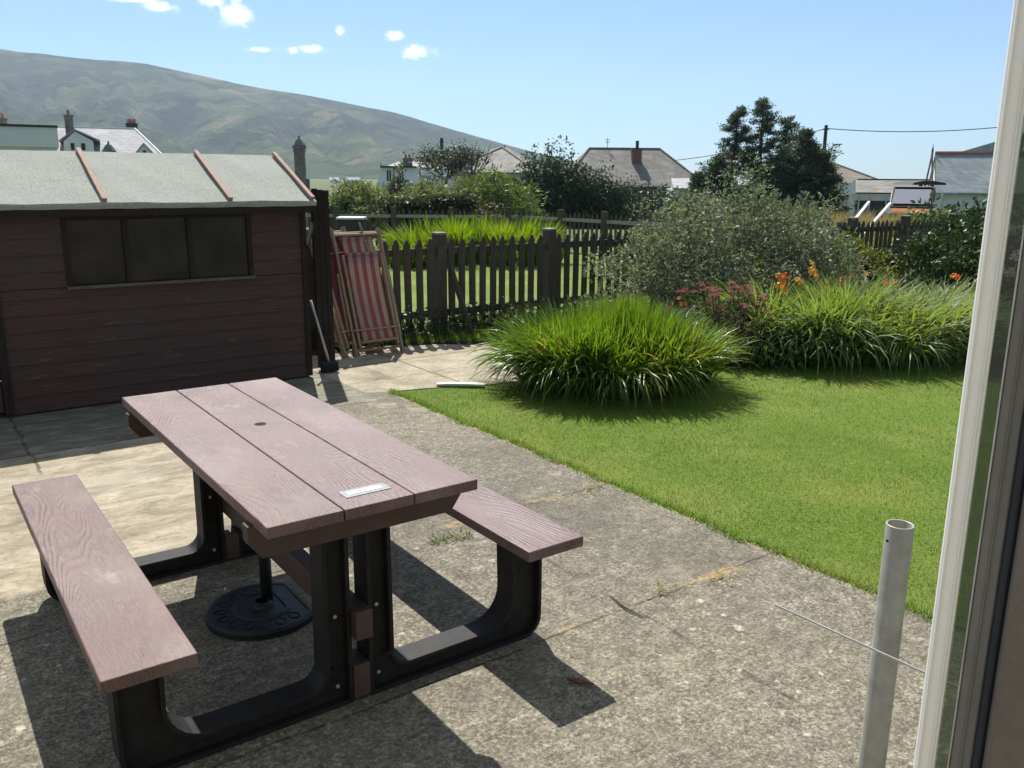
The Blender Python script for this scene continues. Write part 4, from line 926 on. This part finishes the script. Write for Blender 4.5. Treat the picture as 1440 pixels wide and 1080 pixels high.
bush('low dark shrub under the windows of the bungalow', 880, 1000, 262, 41, 8000, .16, 'dark_leaf', clumps=100, cr=.28, name='evergreen_shrub', lump=.25)
bush('round glaucous pale grey shrub at the edge of the dry grass', 1112, 1166, 279, 33, 1500, .15, 'grey_green_leaf')
bush('pinkish low bramble by the corner of the low fence', 668, 716, 290, 20.5, 900, .10, 'sedum_leaf', lump=.3)
bush('yellow-green bush in front of the orange car', 1262, 1330, 292, 19, 2400, .12, 'willow_leaf', lump=.2)
bush('dark leafy bush below the slate-roofed outbuilding', 1302, 1392, 293, 20, 4200, .13, 'ivy_leaf', lump=.2)
# tall dry grass
n = 5200; x0, x1 = at(1085, 300, 24)[0], at(1290, 300, 24)[0]; P = np.stack([rng.uniform(x0, x1+3, n), rng.uniform(21, 29, n), np.full(n, -.03)], 1)
V, Fq = blades(P, rng.uniform(0, 2*PI, n), rng.uniform(1.1, 1.55, n), rng.uniform(.1, .8, n), rng.uniform(.55, .92, n), rng.uniform(.014, .026, n), 3); tag(npmesh('dry_grass', V, Fq, 'straw'), kind='stuff')
for (xa, ya, xb, yb, lab) in ((1222, 284, 1200, 312, 'white slanting post in the dry grass, the left of two'), (1252, 286, 1230, 311, 'white slanting post in the dry grass, the right of two nearer the car')):
    p, q = at(xa, ya, 23.5), at(xb, yb, 22.5); d_ = p-q; p0 = q-d_*(q[2]/d_[2]); b = MB(); b.bar(p0, p, .07, .05); b.bar(p, p+d_/np.linalg.norm(d_)*.03, .05, .035); tag(b.build('slanting_post', 'white_paint', bevel=.006), lab, 'post', 'white slanting posts')

# ================================================================== HOUSES BEYOND
def zat(y, Y, x=720): return at(x, y, Y)[2]
def frame_win(root, x0, x1, z0, z1, y, fm='white_paint', mull=1, name='window'):
    w = MB(); t_ = .07
    for a, b_, c, d in ((x0, x1, z0, z0+t_), (x0, x1, z1-t_, z1), (x0, x0+t_, z0+t_, z1-t_), (x1-t_, x1, z0+t_, z1-t_)): w.box(a, b_, y-.05, y+.03, c, d)
    for k in range(1, mull+1):
        xm = x0+(x1-x0)*k/(mull+1); w.box(xm-.03, xm+.03, y-.045, y+.03, z0+t_, z1-t_)
    f = w.build(name, fm, root); MB().box(x0+t_*.5, x1-t_*.5, y+.0, y+.015, z0+t_*.5, z1-t_*.5).build('pane', 'window_glass', f); return f
def chimney(par, x, y, z0, z1, w, m='brick', pots=2, d=None):
    d = d or w*.7; b = MB(); b.box(x-w/2, x+w/2, y-d/2, y+d/2, z0, z1); b.box(x-w/2-.05, x+w/2+.05, y-d/2-.05, y+d/2+.05, z1+.002, z1+.12); o = b.build('chimney', m, par)
    for k in range(pots):
        xx = x+(k-(pots-1)/2)*w/max(pots, 1)*.8; MB().lathe([(.10, z1+.11), (.12, z1+.16), (.10, z1+.45), (.12, z1+.5), (.08, z1+.5)], 10, Matrix.Translation((xx, y, 0))).build('chimney_pot', 'terracotta', o)
    return o
def hip_roof(x0, x1, y0, y1, ze, zr, hx, over=.35, th=.12, ridge_y=None):
    """hipped (hx>0) or gabled (hx=0) roof shell"""
    b = MB(); ry = ridge_y if ridge_y is not None else (y0+y1)/2; X0, X1, Y0, Y1 = x0-over, x1+over, y0-over, y1+over
    a0, a1 = (X0+hx, X1-hx)
    T = [(X0, Y0, ze), (X1, Y0, ze), (X1, Y1, ze), (X0, Y1, ze), (a0, ry, zr), (a1, ry, zr)]
    B = [(p[0], p[1], p[2]-th) for p in T]
    b.add(T+B, [(0, 1, 5, 4), (2, 3, 4, 5), (1, 2, 5), (3, 0, 4), (7, 6, 10, 11), (9, 8, 11, 10), (8, 7, 11), (6, 9, 10), (0, 6, 7, 1), (1, 7, 8, 2), (2, 8, 9, 3), (3, 9, 6, 0)])
    return b
def ridge_tiles(par, pts, m='terracotta', r=.09):
    b = MB()
    for p, q in pts: b.tube([p, q], r, 6)
    return b.build('ridge_tiles', m, par)
# --- slate-roofed bungalow with the brick chimney
def bungalow():
    Y = 78.; c = at(868, 258, Y); g = gz(Y); root = empty('bungalow', (c[0], Y, g), math.radians(4), 'long bungalow with old grey slate hipped roof and one red brick chimney', 'house')
    ze = zat(259, Y-4)-g; zr = zat(208, Y)-g; x0, x1 = at(790, 258, Y)[0]-c[0], at(968, 258, Y)[0]-c[0]; x0 -= .3
    MB().box(x0, x1, -4.2, 4.2, 0, ze-.12).build('wall', 'dark_wall', root)
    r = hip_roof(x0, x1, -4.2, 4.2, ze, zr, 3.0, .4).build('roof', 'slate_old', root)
    ridge_tiles(r, [((x0-.4+3, 0, zr), (x1+.4-3, 0, zr)), ((x0-.4, -4.6, ze), (x0-.4+3, 0, zr)), ((x1+.4, -4.6, ze), (x1+.4-3, 0, zr))], 'slate_brown', .10)
    MB().box(x0-.42, x1+.42, -4.72, -4.6, ze-.14, ze+.02).build('gutter', 'pale_metal', root)
    xc = at(889, 230, Y)[0]-c[0]; ch = chimney(r, xc, -1.7, zr-2.6, zat(210, Y-1.7)-g, .82, 'brick', 0); zt = zat(209, Y)-g
    MB().tube([(xc+.05, -1.7, zt), (xc+.05, -1.7, zat(198, Y)-g)], .14, 8).build('flue_pipe', 'dark_trim', ch)
    for a, b_ in ((866, 884), (914, 926), (932, 944)): 
        xa, xb = at(a, 265, Y-4.2)[0]-c[0], at(b_, 265, Y-4.2)[0]-c[0]; frame_win(root, xa, xb, ze-1.5, ze-.35, -4.21, 'white_paint', 0)
    b = MB(); b.tube([(x0+4.2, 0, zr), (x0+4.2, 0, zr+.9)], .025, 5)
    for k in range(3): b.tube([(x0+4.0, 0, zr+.5+.12*k), (x0+4.4, 0, zr+.5+.12*k)], .015, 4)
    b.build('aerial', 'pole_wood', root)
bungalow()
def extension():
    Y = 66.; c = at(1022, 262, Y); g = gz(Y); root = empty('flat_annexe', (c[0], Y, g), 0, 'low pale annexe with a lean-to roof and paired windows between the bungalow and the conifers', 'building')
    x0, x1 = at(946, 262, Y)[0]-c[0], at(1100, 262, Y)[0]-c[0]; ze = zat(263, Y)-g; zr = zat(249, Y+3)-g
    MB().box(x0+.15, x1-.15, 0, 4, 0, ze-.05).build('wall', 'render_grey', root)
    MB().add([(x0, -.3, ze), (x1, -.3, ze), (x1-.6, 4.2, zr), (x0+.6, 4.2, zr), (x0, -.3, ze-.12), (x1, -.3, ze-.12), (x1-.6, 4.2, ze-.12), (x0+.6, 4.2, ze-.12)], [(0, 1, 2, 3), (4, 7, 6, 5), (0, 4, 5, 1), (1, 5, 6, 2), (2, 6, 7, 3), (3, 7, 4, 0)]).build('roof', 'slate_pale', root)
    for a, b_ in ((964, 974), (995, 1003), (1012, 1019), (1050, 1062), (1074, 1086)):
        xa, xb = at(a, 275, Y)[0]-c[0], at(b_, 275, Y)[0]-c[0]; frame_win(root, xa, xb, ze-1.5, ze-.35, -.01, 'white_paint', 0)
extension()
def hip_house():
    Y = 92.; c = at(706, 240, Y); g = gz(Y); root = empty('cream_house', (c[0], Y, g), math.radians(-14), 'cream bungalow with a pyramid slate roof under the tail of the hill', 'house')
    ze = zat(243, Y)-g; zr = zat(209, Y+3)-g; w = (at(772, 240, Y)[0]-at(640, 240, Y)[0])/2
    MB().box(-w+.5, w-.5, -4, 4, 0, ze-.1).build('wall', 'render_cream', root)
    r = hip_roof(-w+.5, w-.5, -4, 4, ze, zr, w-.55, .5).build('roof', 'slate_old', root)
    ridge_tiles(r, [((-w, -4.5, ze), (-.05, 0, zr)), ((w, -4.5, ze), (.05, 0, zr))], 'slate_brown', .11)
    frame_win(root, 1.2, 2.6, ze-1.6, ze-.4, -4.01)
    frame_win(root, -2.6, -1.2, ze-1.6, ze-.4, -4.01)
    ridge_tiles(r, [((w*.05, 0, zr), (w*.05, 0, zr+.25))], 'terracotta', .08)
hip_house()
def cottage():
    Fc = Facing(556, 262, 84.); X, Y = Fc.X, 84.; g = Fc.g; root = empty('white_cottage', Fc.loc, Fc.rz, 'white cottage with dark flat eaves and a twin-pot chimney left of the windswept tree', 'house')
    Fc.px0 = 556; zat = lambda y, Y: Fc.Z(y)+g
    zt = zat(234, Y)-g; zb = 0
    MB().prism([(X(522), 0), (X(590), 0), (X(590), zt-.12), (X(537), zt-.12), (X(536), zt-.3), (X(524), 1.3)], 0, 6).build('wall', 'render_white', root)
    b = MB(); b.box(X(535), X(586), -.35, 6.3, zt-.12, zt+.04); r = b.build('roof', 'dark_trim', root)
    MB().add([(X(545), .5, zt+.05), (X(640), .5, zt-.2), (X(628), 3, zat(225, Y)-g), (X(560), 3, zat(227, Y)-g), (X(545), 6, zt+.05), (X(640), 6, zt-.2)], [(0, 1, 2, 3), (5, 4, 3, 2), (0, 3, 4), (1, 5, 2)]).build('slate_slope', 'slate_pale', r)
    MB().box(X(592), X(636), .6, 5.9, 0, zt-.25).build('side_wing', 'render_white', root)
    chimney(r, X(574), .8, zt-.8, zat(224, Y)-g, .9, 'stone', 2)
    frame_win(root, X(543), X(551), zt-1.4, zt-.3, -.01); frame_win(root, X(561), X(568), zt-1.5, zt-.4, -.01)
    MB().tube([(X(536), 0, zt), (X(536), 0, zat(228, Y)-g)], .03, 5).build('aerial', 'pole_wood', root)
    MB().tube([(X(554), -.06, .3), (X(554), -.06, zt-.12)], .045, 6).build('drainpipe', 'dark_trim', root)
cottage()
def white_house():
    Fc = Facing(150, 220, 72.); Fc.px0 = 100; root = empty('white_villa', Fc.loc, Fc.rz, 'large white house with pale slate roof, gabled bay and chimneys beyond the shed', 'house')
    X, Z = Fc.X, Fc.Z
    ze = Z(216)-.1
    MB().box(X(-8), X(221), .05, 9, 0, ze).build('wall', 'render_white', root)
    z1, z0 = Z(180, 150, 4.5), ze
    rm = MB(); rm.add([(X(-10), -.4, z0), (X(232), -.4, z0), (X(196, 4.5), 4.5, z1), (X(-10, 4.5), 4.5, Z(176, 0, 4.5)), (X(-10, 9), 9.4, z0), (X(232, 9), 9.4, z0)], [(0, 1, 2, 3), (1, 5, 2), (5, 4, 3, 2), (0, 3, 4), (0, 4, 5, 1)])
    r = rm.build('roof', 'slate_pale', root)
    ridge_tiles(r, [((X(-10, 4.5), 4.5, Z(176, 0, 4.5)), (X(196, 4.5), 4.5, z1)), ((X(232), -.4, z0), (X(196, 4.5), 4.5, z1))], 'render_white', .10)
    # gabled bay with two windows, its chimney behind
    gx0, gx1, ga = X(95, -1), X(136, -1), X(112, -1)
    MB().prism([(gx0, 0), (gx1, 0), (gx1, Z(198, 130, -1)), (ga, Z(185, 112, -1)), (gx0, Z(199, 96, -1))], -1.2, 3.).build('gabled_bay', 'render_white', root)
    b = MB()
    for p, q in (((gx0-.3, Z(200, 96, -1)), (ga, Z(184, 112, -1))), ((ga, Z(184, 112, -1)), (gx1+.5, Z(199.5, 130, -1)))): b.prism([(p[0], p[1]), (q[0], q[1]), (q[0], q[1]+.14), (p[0], p[1]+.14)], -1.35, 3.4)
    b.build('bay_roof', 'slate_pale', r)
    for a, b_ in ((103, 111), (117.5, 126)): frame_win(root, X(a, -1.2), X(b_, -1.2), Z(212.5, 110, -1.2), Z(200, 110, -1.2), -1.21, 'white_paint', 0)
    chimney(r, X(105.5, 1), 1., Z(196), Z(163), .62, 'stone', 1); chimney(r, X(14, 5), 5., Z(182), Z(166.5), .6, 'stone', 1); chimney(r, X(192, 5.5), 5.5, Z(188), Z(176, 190, 5.5), .9, 'dark_wall', 3)
    # dormer
    dx0, dx1, dm = X(193, -.6), X(219, -.6), X(206, -.6)
    MB().prism([(dx0, ze-.3), (dx1, ze-.3), (dx1, Z(219, 206, -.6)), (dm, Z(203, 206, -.6)), (dx0, Z(219, 206, -.6))], -.8, 3).build('dormer', 'render_white', root)
    b = MB()
    for p, q in (((dx0-.2, Z(221)), (dm, Z(202))), ((dm, Z(202)), (dx1+.2, Z(221)))): b.prism([(p[0], p[1]), (q[0], q[1]), (q[0], q[1]+.16), (p[0], p[1]+.16)], -.95, 3.1)
    b.build('dormer_roof', 'slate_pale', r); frame_win(root, X(204.5, -.8), X(208.5, -.8), Z(217), Z(210), -.81, 'dark_trim', 0)
white_house()
def hall():
    Fc = Facing(40, 200, 64.); Fc.px0 = 40; X = Fc.X; root = empty('flat_roofed_hall', Fc.loc, Fc.rz, 'long flat-roofed cream block with a dark roof edge standing left of the white house', 'building')
    zt = Fc.Z(178.5); zb = Fc.Z(206.5)
    MB().box(X(-60), X(88), 0, 7, zb, zt).build('upper_storey', 'render_grey', root); MB().box(X(-60), X(85), .35, 7, 0, zb-.002).build('wall', 'render_grey', root)
    MB().box(X(-60), X(89), -.12, 7.1, zt+.002, zt+.16).build('roof_edge', 'dark_trim', root)
    for a, b_ in ((63.5, 72), (79, 84.8)): MB().box(X(a), X(b_), .25, .345, zb-.9, zb-.12).build('white_panel', 'white_paint', root)
hall()
def stack_pillar(px, py0, Y, w, label, base=False):
    c = at(px, py0, Y); g = gz(Y); root = empty('chimney_pillar', (c[0], Y, g), .1, label, 'chimney', 'brick pillars with pointed caps'); h = c[2]-g
    b = MB(); b.box(-w/2, w/2, -w/2, w/2, -.1, h-.62); b.box(-w*.58, w*.58, -w*.58, w*.58, h-.75, h-.68); b.build('shaft', 'stone', root)
    MB().box(-w*.62, w*.62, -w*.62, w*.62, h-.618, h-.5).build('cornice', 'stone', root)
    MB().lathe([(w*.62, h-.498), (w*.66, h-.46), (w*.30, h-.2), (.05, h-.12), (.04, h-.02), (0, h)], 8).build('cap', 'copper_green', root)
    if base: MB().prism([(-w*1.4, 0), (w*.7, 0), (w*.7, h-2.0), (-w*.2, h-1.75), (-w*1.4, h-2.5)], w*.52, w*1.6).build('plinth', 'stone', root)
stack_pillar(420, 190, 42., .46, 'tall slim stone chimney pillar with a pointed green cap right of the shed roof', True)
stack_pillar(152, 198, 42., .50, 'short green-capped chimney pillar just showing over the shed roof in front of the white house')
# --- right-hand side
def brown_house():
    Fc = Facing(1140, 255, 82.); X, Z = Fc.X, Fc.Z; root = empty('brown_roofed_house', Fc.loc, Fc.rz, 'house with a mossy brown slate roof and white chimney behind the conifers', 'house')
    ze = Z(256, 1140); zr = Z(223, 1150, 4)
    MB().box(X(1040), X(1238), 0, 8, 0, ze-.12).build('wall', 'render_grey', root)
    rm = MB(); T = [(X(1036), -.4, ze), (X(1246), -.4, ze), (X(1246, 8), 8.4, ze), (X(1036, 8), 8.4, ze), (X(1085, 4), 4, zr), (X(1152, 4), 4, zr)]
    rm.add(T, [(0, 1, 5, 4), (2, 3, 4, 5), (1, 2, 5), (3, 0, 4), (0, 3, 2, 1)]); r = rm.build('roof', 'slate_brown', root)
    ridge_tiles(r, [((X(1246), -.4, ze), (X(1152, 4), 4, zr))], 'slate_old', .1)
    o = chimney(r, X(1151, 3), 3., zr-1.5, Z(213.5, 1150, 3), 1.1, 'render_white', 0)
    frame_win(root, X(1190), X(1205), ze-1.6, ze-.4, -.01)
brown_house()
def low_house():
    Fc = Facing(1255, 272, 60.); X, Z = Fc.X, Fc.Z; root = empty('low_slate_building', Fc.loc, Fc.rz, 'long low building with grey slate roof and white gable end behind the dry grass', 'building')
    ze = Z(271, 1255); zr = Z(253, 1255, 3)
    MB().box(X(1196), X(1400), 0, 6, 0, ze-.08).build('wall', 'render_grey', root)
    rm = MB(); T = [(X(1192), -.35, ze), (X(1404), -.35, ze), (X(1404, 3), 3, zr), (X(1206, 3), 3, zr), (X(1192, 6), 6.35, ze), (X(1404, 6), 6.35, ze)]
    rm.add(T, [(0, 1, 2, 3), (5, 4, 3, 2), (1, 5, 2), (0, 3, 4), (0, 4, 5, 1)]); r = rm.build('roof', 'slate_old', root)
    MB().prism([(X(1187), ze-.2), (X(1206), ze-.1), (X(1203.5), zr+.1), (X(1199), zr-.2)], -.5, -.36).build('gable_board', 'white_paint', root)
    MB().box(X(1206), X(1398), -.06, -.012, .05, ze-.55).build('dark_cladding', 'dark_wall', root)
    for px_ in (1211, 1226, 1250): MB().box(X(px_)-.05, X(px_)+.05, -.14, -.07, .0, ze-.3).build('post', 'pale_metal', root)
    ridge_tiles(r, [((X(1206, 3), 3, zr), (X(1404, 3), 3, zr))], 'dark_wall', .08)
low_house()
def outbuilding():
    Fc = Facing(1318, 272, 40.); X, Z = Fc.X, Fc.Z; root = empty('slate_outbuilding', Fc.loc, Fc.rz+.10, 'pale outbuilding with blue-grey slate roof and orange ridge tiles at the right', 'building')
    ze = Z(271, 1340); zr = Z(216, 1340, 2)
    w = MB(); w.box(X(1319), X(1460), .3, 3.7, 0, ze-.05)
    w.build('wall', 'render_grey', root)
    MB().prism([(.301, ze-.049), (3.7, ze-.049), (2., zr-.1)], X(1319), X(1319)+.2, Matrix(((0, 1, 0, 0), (1, 0, 0, 0), (0, 0, 1, 0), (0, 0, 0, 1)))).build('gable', 'render_grey', root)
    rm = MB(); x0, x1 = X(1317.5), X(1470); T = [(x0, 0, ze), (x1, 0, ze), (x1, 2., zr), (x0, 2., zr), (x0, 4., ze), (x1, 4., ze)]; B = [(p[0], p[1], p[2]-.1) for p in T]
    rm.add(T+B, [(0, 1, 2, 3), (5, 4, 3, 2), (6, 9, 8, 7), (11, 8, 9, 10), (0, 3, 9, 6), (3, 4, 10, 9), (1, 7, 8, 2), (2, 8, 11, 5), (0, 6, 7, 1), (4, 5, 11, 10)]); r = rm.build('roof', 'slate_blue', root)
    ridge_tiles(r, [((x0, 2, zr+.03), (x1, 2, zr+.03))], 'terracotta', .085)
    b = MB()
    for p, q in (((-.02, ze-.05), (2., zr-.02)), ((2., zr-.02), (4.02, ze-.05))): b.bar((x0-.12, p[0], p[1]), (x0-.12, q[0], q[1]), .05, .2)
    b.build('bargeboard', 'pole_wood', root); MB().lathe([(.05, zr-.1), (.04, zr+.2), (.02, zr+.3), (0, zr+.5)], 6, Matrix.Translation((x0-.12, 2, 0))).build('finial', 'pole_wood', root)
    MB().tube([(x0+.3, -.03, ze-.08), (x0+.3, .26, ze-.3), (x0+.3, .26, .2)], .05, 6).build('drainpipe', 'white_paint', root)
    # second roof rising behind
    a = (X(1372, 8), 8, Z(213, 1372, 8)); e = (X(1460, 8), 8, Z(186, 1460, 8))
    MB().add([(a[0], 8, a[2]-.6), (e[0], 8, a[2]-.6), (e[0], 8, e[2]), (a[0], 8, a[2]), (a[0], 11, a[2]-.6), (e[0], 11, a[2]-.6)], [(0, 1, 2, 3), (0, 3, 4), (1, 5, 2), (3, 2, 5, 4), (0, 4, 5, 1)]).build('rear_roof', 'slate_blue', root)
outbuilding()
def pergola():
    Y = 34.; c = at(1294, 258, Y); g = gz(Y); root = empty('parasol_canopy', (c[0], Y, g), 0, 'dark flat canopy on three posts standing over the parked car', 'canopy'); h = c[2]-g
    MB().prism([(-.62, h-.05), (.68, h-.05), (.62, h+.03), (.2, h+.10), (-.2, h+.10), (-.55, h+.03)], -.7, .9).build('roof', 'dark_trim', root)
    for x, y in ((-.15, -.4), (.08, .1), (.34, -.3)): MB().bar((x, y, 0), (x, y, h-.055), .10).build('post', 'pole_wood', root)
pergola()
def car():
    Y = 29.; c = at(1279, 297, Y); g = gz(Y); zc = 0; root = empty('parked_car', (c[0], Y, g), 1.12, 'orange car with a reflective pale windscreen parked beyond the dry grass, mostly hidden', 'car')
    # side profile in (x, z), nose to the left; height from the photo puts it on a raised drive
    z0 = zat(306, Y, 1260)-g-.42; drive = MB().box(-.6, 5.2, -1.1, 1.1, -.1, z0).build('ramp', 'stone', root)
    body = [(.05, .25), (.0, .45), (.03, .56), (.15, .64), (.95, .72), (3.75, .80), (4.05, .80), (4.1, .4), (4.02, .25)]
    M_ = Matrix.Translation((0, 0, z0))
    MB().prism(body, -.82, .82, M_).build('body', 'car_orange', root, .05)
    MB().prism([(.75, .725), (1.45, 1.30), (1.7, 1.38), (2.9, 1.38), (3.6, .86)], -.68, .68, M_).build('cabin', 'car_black', root, .04)
    MB().add([(.86, -.60, .84), (.86, .60, .84), (1.44, .56, 1.312), (1.44, -.56, 1.312)], [(0, 1, 2, 3)]).build('windscreen', 'car_glass', root, loc=(-.01, 0, z0+.012))
    MB().box(1.5, 2.95, -.60, .60, 1.385, 1.41, M_).build('roof', 'car_glass', root, .01)
    for xx in (1.15, 1.75, 2.6): MB().prism([(xx+.12, .9), (xx+.6, .9), (xx+.58, 1.27), (xx+.36 if xx < 1.5 else xx+.14, 1.27)], -.695, -.684, M_).build('side_window', 'window_glass', root)
    for xx in (.75, 3.3):
        for yy in (-.83, .63): MB().lathe([(0, 0), (.2, 0), (.31, .02), (.32, .1), (.31, .18), (.2, .2), (0, .2)], 18, Matrix.Translation((xx, yy+.2, z0+.32)) @ Matrix.Rotation(PI/2, 4, 'X')).build('wheel', 'car_black', root)
    for yy in (-.62, .62): MB().lathe([(.0, 0), (.09, .01), (.1, .03)], 12, Matrix.Translation((.04, yy, z0+.62)) @ Matrix.Rotation(-PI/2, 4, 'Y')).build('headlight', 'bright_white', root)
car()
# --- poles, lamp and wires
def wood_pole(px, py, Y, label, r=.13, arm=False):
    c = at(px, py, Y); g = gz(Y); root = empty('telephone_pole', (c[0], Y, g), 0, label, 'pole'); h = c[2]-g
    MB().tube([(0, 0, 0), (0, 0, h)], [r*1.25, r*.85], 10).build('shaft', 'pole_wood', root)
    MB().tube([(-.28, 0, h-.35), (.28, 0, h-.35)], .04, 6).build('crossarm', 'pole_wood', root)
    return c
pw = wood_pole(1162, 176, 74., 'slim telephone pole with wires standing by the white chimney', .16)
wood_pole(621, 194, 88., 'dark telephone pole rising from the windswept tree', .18)
def wire(a, b_, sag, label):
    n = 24; P = [a+(b_-a)*k/n-np.array([0, 0, sag*4*(k/n)*(1-k/n)]) for k in range(n+1)]; o = MB().tube(P, .035, 5).build('overhead_wire', 'cable'); tag(o, label, 'wire', 'telephone wires')
wire(pw-np.array([0, 0, .25]), at(1480, 170, 70.), .5, 'overhead wire running right from the telephone pole to beyond the window')
wire(at(800, 226, 95.), pw-np.array([0, 0, .25]), 1.2, 'overhead wire running left from the telephone pole behind the conifers')
def lamp():
    Y = 80.; c = at(1177, 204, Y); g = gz(Y); root = empty('street_lamp', (at(1163, 240, Y)[0], Y, g), 0, 'street lamp head leaning out beside the telephone pole', 'street lamp'); h = c[2]-g; dx = c[0]-root.location.x
    MB().tube([(0, 0, 0), (0, 0, h-1.2), (.25, 0, h-.4), (dx-.3, 0, h)], [.09, .07, .05, .04], 8).build('column', 'pole_wood', root)
    MB().prism([(dx-.4, h-.06), (dx+.45, h+.03), (dx+.40, h+.12), (dx-.3, h+.1)], -.12, .12).build('lamp_head', 'grey_seal', root, .02)
lamp()
# ================================================================== TREES BEYOND
def conifer(px, py, Y, spread, label, nl, m='pine_needle', base_clear=.18, lean=0., dens=1., name='conifer'):
    c = at(px, py, Y); g = gz(Y); h = c[2]-g; root = empty(name, (c[0], Y, g), rng.uniform(0, 6), label, 'tree', 'windblown conifers'); root.rotation_euler.z = 0
    b = MB(); b.tube([(lean*-1, 0, -.1), (lean*-.5, .05, h*.35), (0, 0, h*.7), (0, 0, h)], [h*.030, h*.024, h*.014, h*.004], 8); parts = []
    for k in range(nl):
        f = base_clear+(1-base_clear)*((k+.5)/nl)**.9; z = f*h; L = spread*(1-f)**.8*rng.uniform(.35, 1.2)+.10*spread; a = rng.uniform(0, 2*PI)
        x0 = -lean*max(0, 1-f/.7); up = rng.uniform(.1, .5); d = np.array([math.cos(a), math.sin(a), 0.])
        P = [np.array([x0, 0, z])+d*L*s_+np.array([0, 0, L*up*(s_**1.6)-L*.06*s_]) for s_ in (0, .35, .7, 1.)]
        b.tube(P, [h*.009*(1-f)+.015, h*.006*(1-f)+.012, .012, .006], 5, False)
        nt = max(6, int(17*L/spread*dens))
        for q in range(nt):
            s_ = rng.uniform(.22, 1.05); i = min(2, int(s_*3)); p = P[i]+(P[min(i+1, 3)]-P[i])*(s_*3-i); w = (.16+.26*(1-abs(s_-.6)))*L*.5
            off = np.array([-d[1], d[0], 0])*rng.normal(0, w*.5)+np.array([0, 0, rng.normal(.06, .06)]); kk = 30
            cc = p+off+rng.normal(0, .085, (kk, 3))*np.array([1.5, 1.5, .6]); parts.append(leaves(cc, .15, .30, np.tile(d*.5+np.array([0, 0, .7]), (kk, 1))))
    b.build('trunk', 'bark', root); V, Fq = cat(parts); npmesh('crown', V, Fq, m, root); return root
conifer(1074, 145, 46., 2.1, 'tallest conifer of the group, with tiered branches and a pointed top', 54, dens=1.15)
conifer(1037, 158, 47., 2.0, 'windblown conifer with a flattened top and open limbs left of the tallest one', 52, lean=.3, dens=1.1)
conifer(1107, 169, 48., 1.8, 'conifer with a narrow spiky top immediately right of the tallest one', 40)
conifer(1130, 188, 45., 1.9, 'broad dark conifer at the right of the group', 64, dens=1.5)
conifer(1155, 218, 44., 1.5, 'low sprawling conifer reaching right towards the low slate building', 70, dens=1.3, base_clear=.08)
conifer(1010, 222, 46., 1.3, 'small thin conifer with bare lower limbs at the left of the group', 34, base_clear=.3, dens=.8)
conifer(983, 246, 46., .9, 'little straggly conifer in front of the pale annexe', 22, base_clear=.35)
bush('dark evergreen mass at the foot of the conifers', 1035, 1178, 222, 46, 15000, .18, 'pine_needle', clumps=150, cr=.22, name='evergreen_shrub', aspect=.3, lump=.25, group='evergreens')
def windswept(px, pyt, pyb, Y, w, label, leafy, n=9):
    c = at(px, pyt, Y); g = gz(Y); h = c[2]-g; root = empty('windswept_tree', (c[0], Y, g), 0, label, 'tree'); b = MB(); parts = []
    b.tube([(0, 0, -.1), (.05, 0, h*.35), (.15, .05, h*.6)], [.17, .13, .10], 8)
    for k in range(n):
        a = rng.uniform(-.25, 1.25)*PI*.8; s_ = rng.uniform(.5, 1.); end = np.array([math.cos(a)*w*s_, rng.normal(0, .7), h*(.62+.38*rng.uniform(.3, 1))]); mid = np.array([.15, .05, h*.6])*.55+end*.45+np.array([0, 0, -.15]); b.tube([(.15, .05, h*.58), mid, end], [.07, .045, .015], 5)
        for q in range(5):
            e2 = end*.6+mid*.4+rng.normal(0, .5, 3)*np.array([1, .6, .6])+np.array([.1, 0, .35]); b.tube([mid*.5+end*.5, e2], [.025, .008], 4)
            if leafy:
                kk = 60; parts.append(leaves(e2+rng.normal(0, .3, (kk, 3))*np.array([1.5, 1, .6]), .20, .4))
    b.build('trunk', 'bark', root)
    if parts: V, Fq = cat(parts); npmesh('crown', V, Fq, 'dark_leaf' if leafy == 1 else 'olive_leaf', root)
windswept(624, 208, 250, 60., 2.2, 'dark windswept tree with a flat top in front of the cottage', 1, 12)
windswept(660, 206, 250, 58., 2.4, 'nearly bare windswept tree with spreading twigs in front of the pyramid roof', 0, 10)
# --- a few far roofs at the foot of the hill, each a small house
for (px, py, Y, w, lab) in ((497, 251, 420., 6, 'far-off pale roof at the foot of the hill, just left of the white cottage'), (470, 254, 430., 4, 'far-off white wall at the foot of the hill above the reedy bush'), (690, 252, 380., 9, 'far-off house hidden at the foot of the hill behind the cream bungalow')):
    c = at(px, py, Y); g = gz(Y); root = empty('distant_house', (c[0], Y, g), .2, lab, 'house'); h = max(2.2, c[2]-g)
    MB().box(-w/2, w/2, -3, 3, 0, h*.62).build('wall', 'render_white', root); hip_roof(-w/2, w/2, -3, 3, h*.62+.05, h+.6, 0, .3).build('roof', 'far_roofs', root)
